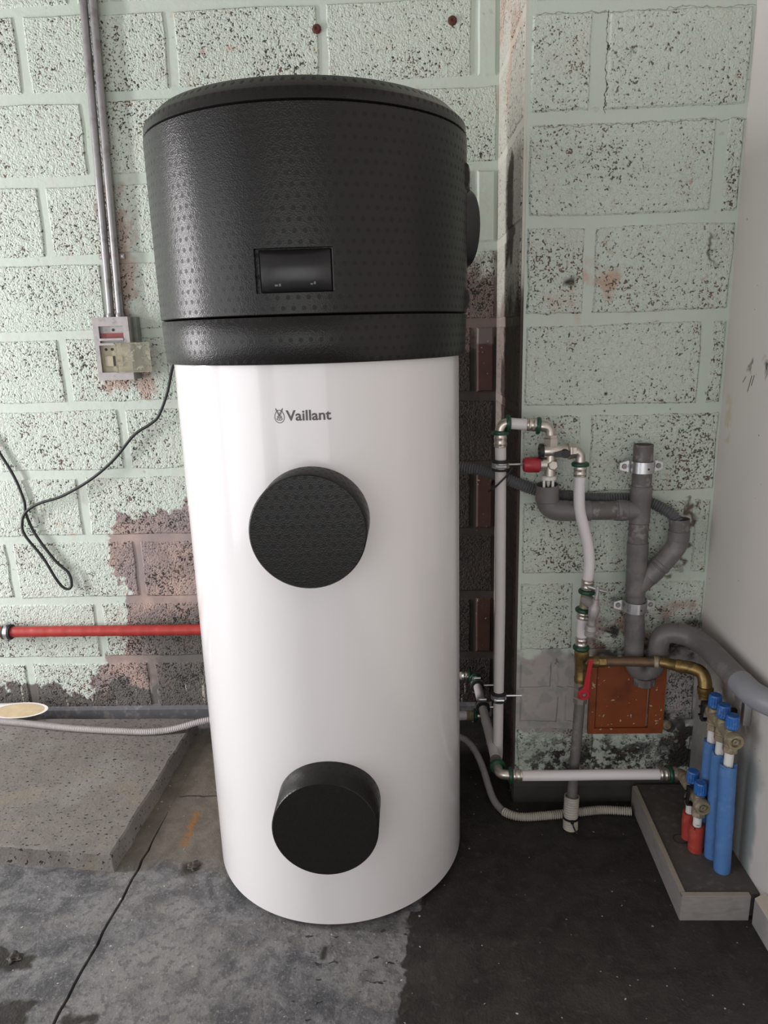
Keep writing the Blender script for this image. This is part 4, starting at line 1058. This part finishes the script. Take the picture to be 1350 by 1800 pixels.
b.lathe((.5235, YD, .600), dirY, [(0, .021), (.036, .0222), (.038, .0238), (.066, .0240), (.068, .022)], 24); b.build('angled_branch', 'pvc', dr)
b = B(); b.tube(spline([Vector((.5235, YD, .600))+dirY*.062, Vector((.5235, YD, .600))+dirY*.090, (.5985, YD, .6855), (.6085, YD, .702), (.6115, YD, .718)], .004), .0225, 24)
b.lathe(Vector((.5235, YD, .600))+dirY*.070, dirY, [(0, .0225), (.001, .0242), (.008, .0242), (.010, .0225)], 24); b.build('bend', 'pvc', dr)
b = B(); b.lathe((.6117, YD, .714), (-.02, 0, 1), [(0, .0222), (.001, .0236), (.023, .0240), (.024, .0225)], 24); b.build('socket', 'pvc', dr)
b = B(); open_tube(b, [(.6108, YD, .765), (.6112, YD, .75), (.6117, YD, .735)], .0222, .0200); b.build('inlet_cup', 'pvcold', dr)
b = B(); b.tube([(.5225, YD, .59), (.5240, YD, .55), (.5260, YD, .48), (.5275, YD, .425)], .0212, 24)
b.lathe((.5250, YD, .520), (0.03, 0, -1), [(0, .0212), (.001, .0224), (.026, .0226), (.027, .0220), (.06, .0222), (.062, .0225), (.09, .0225), (.091, .021)], 24); b.build('lower_pipe', 'pvc', dr)
b = B(); b.tube([(.4700, YD, .787), (.40, YD, .788), (.356, YD, .789)], .0212, 24); b.build('branch_pipe', 'pvcold', dr)
b = B(); b.lathe((.487, YD, .787), (-1, 0, 0), [(0, .0215), (.001, .0238), (.012, .0240), (.013, .022), (.016, .0225), (.024, .0225)], 24); b.build('branch_collar', 'pvcold', dr)
b = B(); b.lathe((.410, YD, .788), (-1, 0, .003), [(0, .0213), (.001, .0234), (.024, .0236), (.025, .0228), (.045, .0228), (.058, .0228)], 24)
b.tube([(.36, YD, .789), (.345, YD, .7895)] + arc((.3118, YD, .7905), (-1, 0, 0), (0, 0, 1), .026, 10) + [(.3112, YD, .820)], .0238, 24); b.build('branch_elbow', 'pvc', dr)
b = B(); b.lathe((.3113, YD-.003, .812), (0, 0, 1), [(0, .0238), (.001, .0258), (.008, .0262), (.010, .0255)], 24); open_tube(b, [(.3102, YD-.006, .8520), (.3108, YD-.005, .84), (.3112, YD-.004, .815)], .0258, .0236); b.build('tundish_cup', 'pvc', dr)
# trap under the stack
b = B(); b.tube(spline([(.5275, YD, .430), (.5300, YD, .405), (.540, YD, .389), (.5545, YD, .384), (.569, YD, .389), (.578, YD-.004, .405), (.5805, YD-.008, .430)], .004), .0205, 20); b.build('trap_bend', 'pvc', dr)
b = B(); b.lathe((.5545, YD, .392), (0, 0, -1), [(0, .017), (.012, .0195), (.018, .0195)], 20); b.build('trap_neck', 'pvc', dr)
b = B(); nn_ = 24
rg = [[Vector((.555+math.cos(2*PI*j/nn_)*r*(1+(.03 if j % 2 else -.03)), YD-.001+math.sin(2*PI*j/nn_)*r*(1+(.03 if j % 2 else -.03)), z)) for j in range(nn_)] for z, r in ((.3755, .0245), (.374, .0262), (.357, .0258), (.355, .0235))]
b.loft(rg); b.build('trap_cap', 'pvcold', dr, smooth=False)

def saddle(zc, xc, label):
    o = thing('pipe_bracket', (xc, YP, zc-.012), label, 'pipe bracket', 'steel brackets on the drain stack')
    ro, ri = .0238 if zc < .7 else .0232, .0215; seg = 18; h = .0125
    outer = []; 
    for i in range(seg+1):
        a = PI + PI*i/seg
        outer.append((math.cos(a), math.sin(a)))
    path = [(-.0475, .009), (-.030, .009), (-.0265, .007), (-ro, .002)] + [(c*ro, s*ro) for c, s in outer] + [(ro, .002), (.0265, .007), (.030, .009), (.0475, .009)]
    b = B(); th = .002
    fr = []
    for i, (x, y) in enumerate(path):
        p0 = Vector((*path[max(0, i-1)], 0)); p1 = Vector((*path[min(len(path)-1, i+1)], 0)); t = (p1-p0).normalized(); nrm = Vector((-t.y, t.x, 0))*th
        hh = h if 0 < i < len(path)-1 else h*.6
        fr.append([(xc+x, YD+y, zc-hh), (xc+x, YD+y, zc+hh), (xc+x-nrm.x, YD+y-nrm.y, zc+hh), (xc+x-nrm.x, YD+y-nrm.y, zc-hh)])
    b.loft(fr); b.build('strap', 'steel', o, angle=30)
    for s in (-1, 1):
        sc = B().lathe((xc+s*.0375, YP-.001, zc), (0, -1, 0), [(0, .003), (YP-YD-.011, .003), (YP-YD-.010, .0058), (YP-YD-.006, .0058), (YP-YD-.004, .0045), (YP-YD-.004, .0025), (YP-YD-.006, .0022)], 12).build('screw', 'conduit', o)
    B().lathe((xc+.006, YD-ro-.0018, zc-.002), (0, -1, 0), [(0, .0022), (.0006, .0021)], 10).build('hole', 'dark', o)
saddle(.8865, .5203, 'upper shiny steel bracket holding the drain stack just below its open top')
saddle(.5560, .5238, 'lower shiny steel bracket holding the drain stack below the angled inlet')

# waste pipe turning along the right wall
wpip = thing('waste_pipe', (.64, 1.45, .43), 'thick grey waste pipe bending out along the white wall', 'pipe')
B().tube(spline([(.5810, YD-.008, .425), (.5810, YD-.008, .455), (.5835, YD-.009, .474), (.593, YD-.011, .488), (.608, YD-.014, .4925), (.6215, 1.553, .4925)], .004), .0232, 22).build('elbow', 'pvc', wpip)
b = B(); b.lathe((.581, YD-.008, .448), (0, 0, -1), [(0, .0232), (.001, .0248), (.022, .0248), (.023, .022)], 22); b.build('elbow_collar', 'pvc', wpip)
B().tube(spline([(.618, 1.5545, .4925), (.634, 1.549, .4915), (.648, 1.537, .4885), (.658, 1.517, .486), (.664, 1.49, .484), (.6655, 1.45, .4835), (.6665, 1.38, .4825), (.667, 1.335, .482)], .006), .0245, 22).build('long_pipe', 'pvc', wpip)
b = B(); b.tube(spline([(.667, 1.338, .482), (.668, 1.305, .4815), (.672, 1.285, .481), (.682, 1.262, .481), (.703, 1.235, .4805), (.72, 1.215, .48)], .005), .0255, 22); b.build('end_bend', 'pvclight', wpip)

# grey corrugated overflow hose
tag(corrugated([(.02, 1.70, .895), (.08, 1.665, .888), (.119, 1.648, .882), (.173, 1.630, .874), (.215, 1.612, .861), (.25, 1.6085, .847), (.297, 1.6095, .829), (.37, 1.6105, .811), (.435, 1.611, .806), (.513, 1.6105, .803), (.55, 1.6065, .7965), (.578, 1.594, .785), (.599, 1.580, .7695), (.6085, 1.573, .750), (.6112, 1.572, .735)], .0128, 'overflow_hose', 'hose', None, .0060, .0015, 16),
    'grey corrugated hose running behind the drain stack into its angled inlet', 'hose')
# condensate hose
ch = thing('condensate_hose', (.3, 1.55, 0), 'white and grey condensate hose snaking over the dark floor to the plinth', 'hose')
cpts = [(.04, 1.72, .115), (.09, 1.745, .110), (.132, 1.750, .103), (.158, 1.738, .088), (.176, 1.713, .066), (.188, 1.683, .042), (.196, 1.645, .022), (.205, 1.605, .0115), (.2225, 1.565, .0105), (.247, 1.546, .0105), (.275, 1.541, .0105), (.33, 1.546, .0105), (.40, 1.556, .0105), (.472, 1.566, .0105), (.541, 1.560, .0105)]
full = spline(cpts, .0027); cut = next(i for i, p in enumerate(full) if p.x > .226)
B().tube(full[:cut:3], .0093, 14).build('smooth_length', 'greyhose', ch)
fc2 = full[cut-2:]
B().tube(fc2, .0095, 14, rfun=lambda i, L: .0097+(.0014 if i % 2 else -.0014)).build('ribbed_length', 'creamhose', ch, angle=25)

# plinth around the floor pipes
pl = thing('pipe_plinth', (.61, 1.4, 0), 'low grey board-edged plinth filled with screed around the floor pipes', 'plinth')
B().loft([[(.552, 1.594, .0), (.564, 1.594, .0), (.564, 1.594, .058), (.552, 1.594, .058)], [(.5405, 1.232, 0), (.5525, 1.232, 0), (.5525, 1.232, .058), (.5405, 1.232, .058)]]).build('board', 'laminate', pl, smooth=False)
B().loft([[(.5535, 1.594, .058), (.5635, 1.594, .058), (.5635, 1.594, .0592), (.5535, 1.594, .0592)], [(.5415, 1.244, .058), (.552, 1.244, .058), (.552, 1.244, .0592), (.5415, 1.244, .0592)]]).build('board_edge', 'boardedge', pl, smooth=False)
B().box(.5415, .680, 1.2305, 1.2425, 0, .058).build('board', 'laminate', pl, smooth=False)
B().box(.5425, .680, 1.2315, 1.2420, .058, .0592).build('board_edge', 'boardedge', pl, smooth=False)
b = B(); b.loft([[(.5645, 1.606, .0), (.704, 1.606, 0), (.704, 1.606, .054), (.5645, 1.606, .054)], [(.5528, 1.2428, 0), (.704, 1.2428, 0), (.704, 1.2428, .054), (.5528, 1.2428, .054)]]); b.build('screed_top', 'infill', pl, smooth=False)
B().lathe((.602, 1.405, .054), (0, 0, 1), [(0, .016), (0.0012, .016), (.0012, .0135), (0, .0135)], 24, False, False).build('ring_mark', 'blackbase', pl)

# manifolds
def cap(b, p, r, h, n=18):
    p = Vector(p); nn = n*2
    rings = []
    for z, k, rid in ((0, .88, 0), (h*.12, 1, 0), (h*.28, 1, 1), (h*.86, .96, 1), (h*.9, .95, 0), (h, .84, 0)):
        rings.append([p+Vector((math.cos(2*PI*j/nn)*r*k*(1-(.07*rid if j % 2 else 0)), math.sin(2*PI*j/nn)*r*k*(1-(.07*rid if j % 2 else 0)), z)) for j in range(nn)])
    return b.loft(rings)
def manifold(name, label, x, z, ys, yend, ystart, caplabel):
    o = thing(name, (x, ys[-1], z), label, 'manifold')
    b = B(); b.lathe((x, ystart, z), (0, -1, 0), [(0, .013), (ystart-yend-.02, .013), (ystart-yend-.018, .0165), (ystart-yend-.004, .0172), (ystart-yend, .0155), (ystart-yend, .0105), (ystart-yend-.006, .010), (ystart-yend-.006, .006), (ystart-yend-.002, .0055), (ystart-yend-.002, .0025), (ystart-yend-.005, .002)], 24)
    for y in ys: b.lathe((x, y, z-.020), (0, 0, 1), [(0, .012), (.02, .0128), (.034, .0115), (.037, .009)], 14)
    b.build('body', 'limescale', o)
    for y in ys:
        cap(B(), (x, y, z+.020), .0135, .029).build('valve_cap', 'bluecap', o, smooth=False)
        b = B(); b.lathe((x, y, z-.034), (0, 0, 1), [(0, .0115), (.001, .0148), (.013, .0148), (.015, .012)], 6, phase=.3); b.lathe((x, y, z-.021), (0, 0, 1), [(0, .0128), (.003, .0138), (.005, .0128)], 14); b.build('compression_nut', 'limescale', o, angle=20)
    return o
mu = manifold('upper_manifold', 'limescaled brass manifold with three blue valve caps by the white wall', .6475, .373, (1.397, 1.355, 1.313), 1.290, 1.425, '')
ml = manifold('lower_manifold', 'limescaled brass manifold with two blue valve caps above the plinth', .6215, .178, (1.412, 1.370), 1.346, 1.445, '')
B().tube(spline([(.6195, 1.485, .168), (.6235, 1.478, .170), (.6235, 1.462, .175), (.6215, 1.440, .178)], .004), .0135, 16).build('inlet_elbow', 'limescale', ml)
def bracket(o, x, y, z):
    b = B()
    for (a, c, d, e) in ((-.016, .016, .019, .023), (-.016, .016, -.023, -.019), (-.019, -.015, -.023, .023), (.015, .019, -.023, .023)): b.box(x+a, x+c, y-.006, y+.006, z+d, z+e)
    b.box(x-.024, x-.018, y-.004, y+.004, z+.008, z+.012); b.box(x-.024, x-.018, y-.004, y+.004, z-.012, z-.008)
    b.build('clip_bracket', 'blackplastic', o, smooth=False, bevel=.001)
    B().box(x+.019, XR-.001, y-.005, y+.005, z-.004, z+.004).build('bracket_arm', 'blackplastic', o, smooth=False)
bracket(mu, .6475, 1.417, .372); bracket(ml, .6215, 1.392, .178)
tag(B().box(.688, XR-.0005, 1.352, 1.366, .372, .425).build('wall_plate', 'steel', None, smooth=False, bevel=.002), 'small metal wall plate behind the blue valve caps', 'bracket')

# pipes in foam sleeves rising from the plinth
def sleeved(x, y, xb, yb, ztop, zs, mat, rs_, label, grp, bulge=0.0):
    o = thing('sleeved_pipe', (xb, yb, .054), label, 'pipe', grp)
    B().tube([(x, y, ztop), (x, y, zs-.02)], .0092, 14).build('pipe', 'whiteplastic', o)
    zsp = [zs, zs-.02, (zs+.054)/2+.04, (zs+.054)/2, .10, .07, .0545]
    pts = []
    for z in zsp:
        t = (zs-z)/(zs-.054); pts.append((x+(xb-x)*t*t+bulge*math.sin(t*PI), y+(yb-y)*t*t, z))
    sm = spline(pts, .006)
    b = B(); open_ = B()
    seg = 20
    b.tube(sm, rs_, seg, cap=False, rfun=lambda i, L: rs_*(1+.012*math.sin(L*140)+.01*math.sin(L*63)))
    # ragged top rim
    p = Vector(pts[0]); jitr = [random.uniform(-.002, .003) for _ in range(seg)]
    r_out = [p+Vector((math.cos(2*PI*j/seg)*rs_, math.sin(2*PI*j/seg)*rs_, 0)) for j in range(seg)]
    r_top = [q+Vector((0, 0, .003+jitr[j])) for j, q in enumerate(r_out)]
    r_in = [p+Vector((math.cos(2*PI*j/seg)*.0098, math.sin(2*PI*j/seg)*.0098, jitr[j])) for j in range(seg)]
    b.loft([r_out, r_top, r_in], False, False)
    b.build('foam_sleeve', mat, o, angle=60)
    return o
GB, GR = 'blue sleeved pipes under the upper manifold', 'red sleeved pipes under the lower manifold'
sleeved(.6475, 1.397, .646, 1.388, .345, .308, 'bluefoam', .0150, 'white pipe in a blue foam sleeve, the rearmost of three under the upper manifold', GB)
sleeved(.6475, 1.355, .650, 1.350, .345, .306, 'bluefoam', .0152, 'white pipe in a blue foam sleeve, the middle of three under the upper manifold', GB)
sleeved(.6475, 1.313, .655, 1.309, .345, .306, 'bluefoam', .0168, 'white pipe in a blue foam sleeve, the nearest of three under the upper manifold', GB, .003)
sleeved(.6215, 1.412, .622, 1.409, .150, .112, 'redfoam', .0150, 'short white pipe in a red foam sleeve, the rear one under the lower manifold', GR)
s2 = sleeved(.6215, 1.370, .623, 1.372, .150, .106, 'redfoam', .0155, 'short numbered white pipe in a red foam sleeve, the front one under the lower manifold', GR)
# pencilled figure on the front red-sleeved pipe (written sideways)
b = B(); cx, cy, r = .6215, 1.370, .0094
def onp(u, z): a = u/r; return Vector((cx+math.sin(a-.25)*r, cy-math.cos(a-.25)*r, .1265+z))
def stk(pts, wd):
    o = []; i_ = []
    for k, p in enumerate(pts):
        a = pts[max(0, k-1)]; c = pts[min(len(pts)-1, k+1)]; t = Vector((c[0]-a[0], c[1]-a[1], 0)).normalized(); q = Vector((-t.y, t.x, 0))*wd/2
        o.append(onp(p[0]+q.x, p[1]+q.y)); i_.append(onp(p[0]-q.x, p[1]-q.y))
    b.loft([o, i_], False, False, closed=False)
pts3 = [(math.cos(t)*.0019-.002, -math.sin(t)*.0026) for t in [PI*k/8 for k in range(9)]]
stk([(-x-.004, z) for x, z in pts3], .0009); stk([(-x-.0002, z) for x, z in pts3], .0009)
b.build('written_figure', 'ink', s2, smooth=False)

# small wall fixings
def anchor(x, z, label):
    b = B(); b.lathe((x, YB-.004, z), (0, -1, 0), [(0, .012), (.003, .010), (.005, .008), (.005, .004), (.003, .003)], 9)
    tag(b.build('rusty_anchor', 'rustanchor', None, smooth=False), label, 'wall anchor', 'rusty anchors in the block wall')
anchor(-.208, 1.94, 'rusty wall anchor above the middle of the heater lid')
anchor(.135, 1.945, 'rusty wall anchor above the right edge of the heater lid')
tag(B().lathe((.637, YP+.001, .213), (0, -1, 0), [(0, .014), (.004, .014), (.008, .011), (.012, .008), (.012, .004), (.009, .003)], 14).build('wall_bolt', 'limescale', None), 'round bolt head in the wall below the terracotta block', 'bolt')
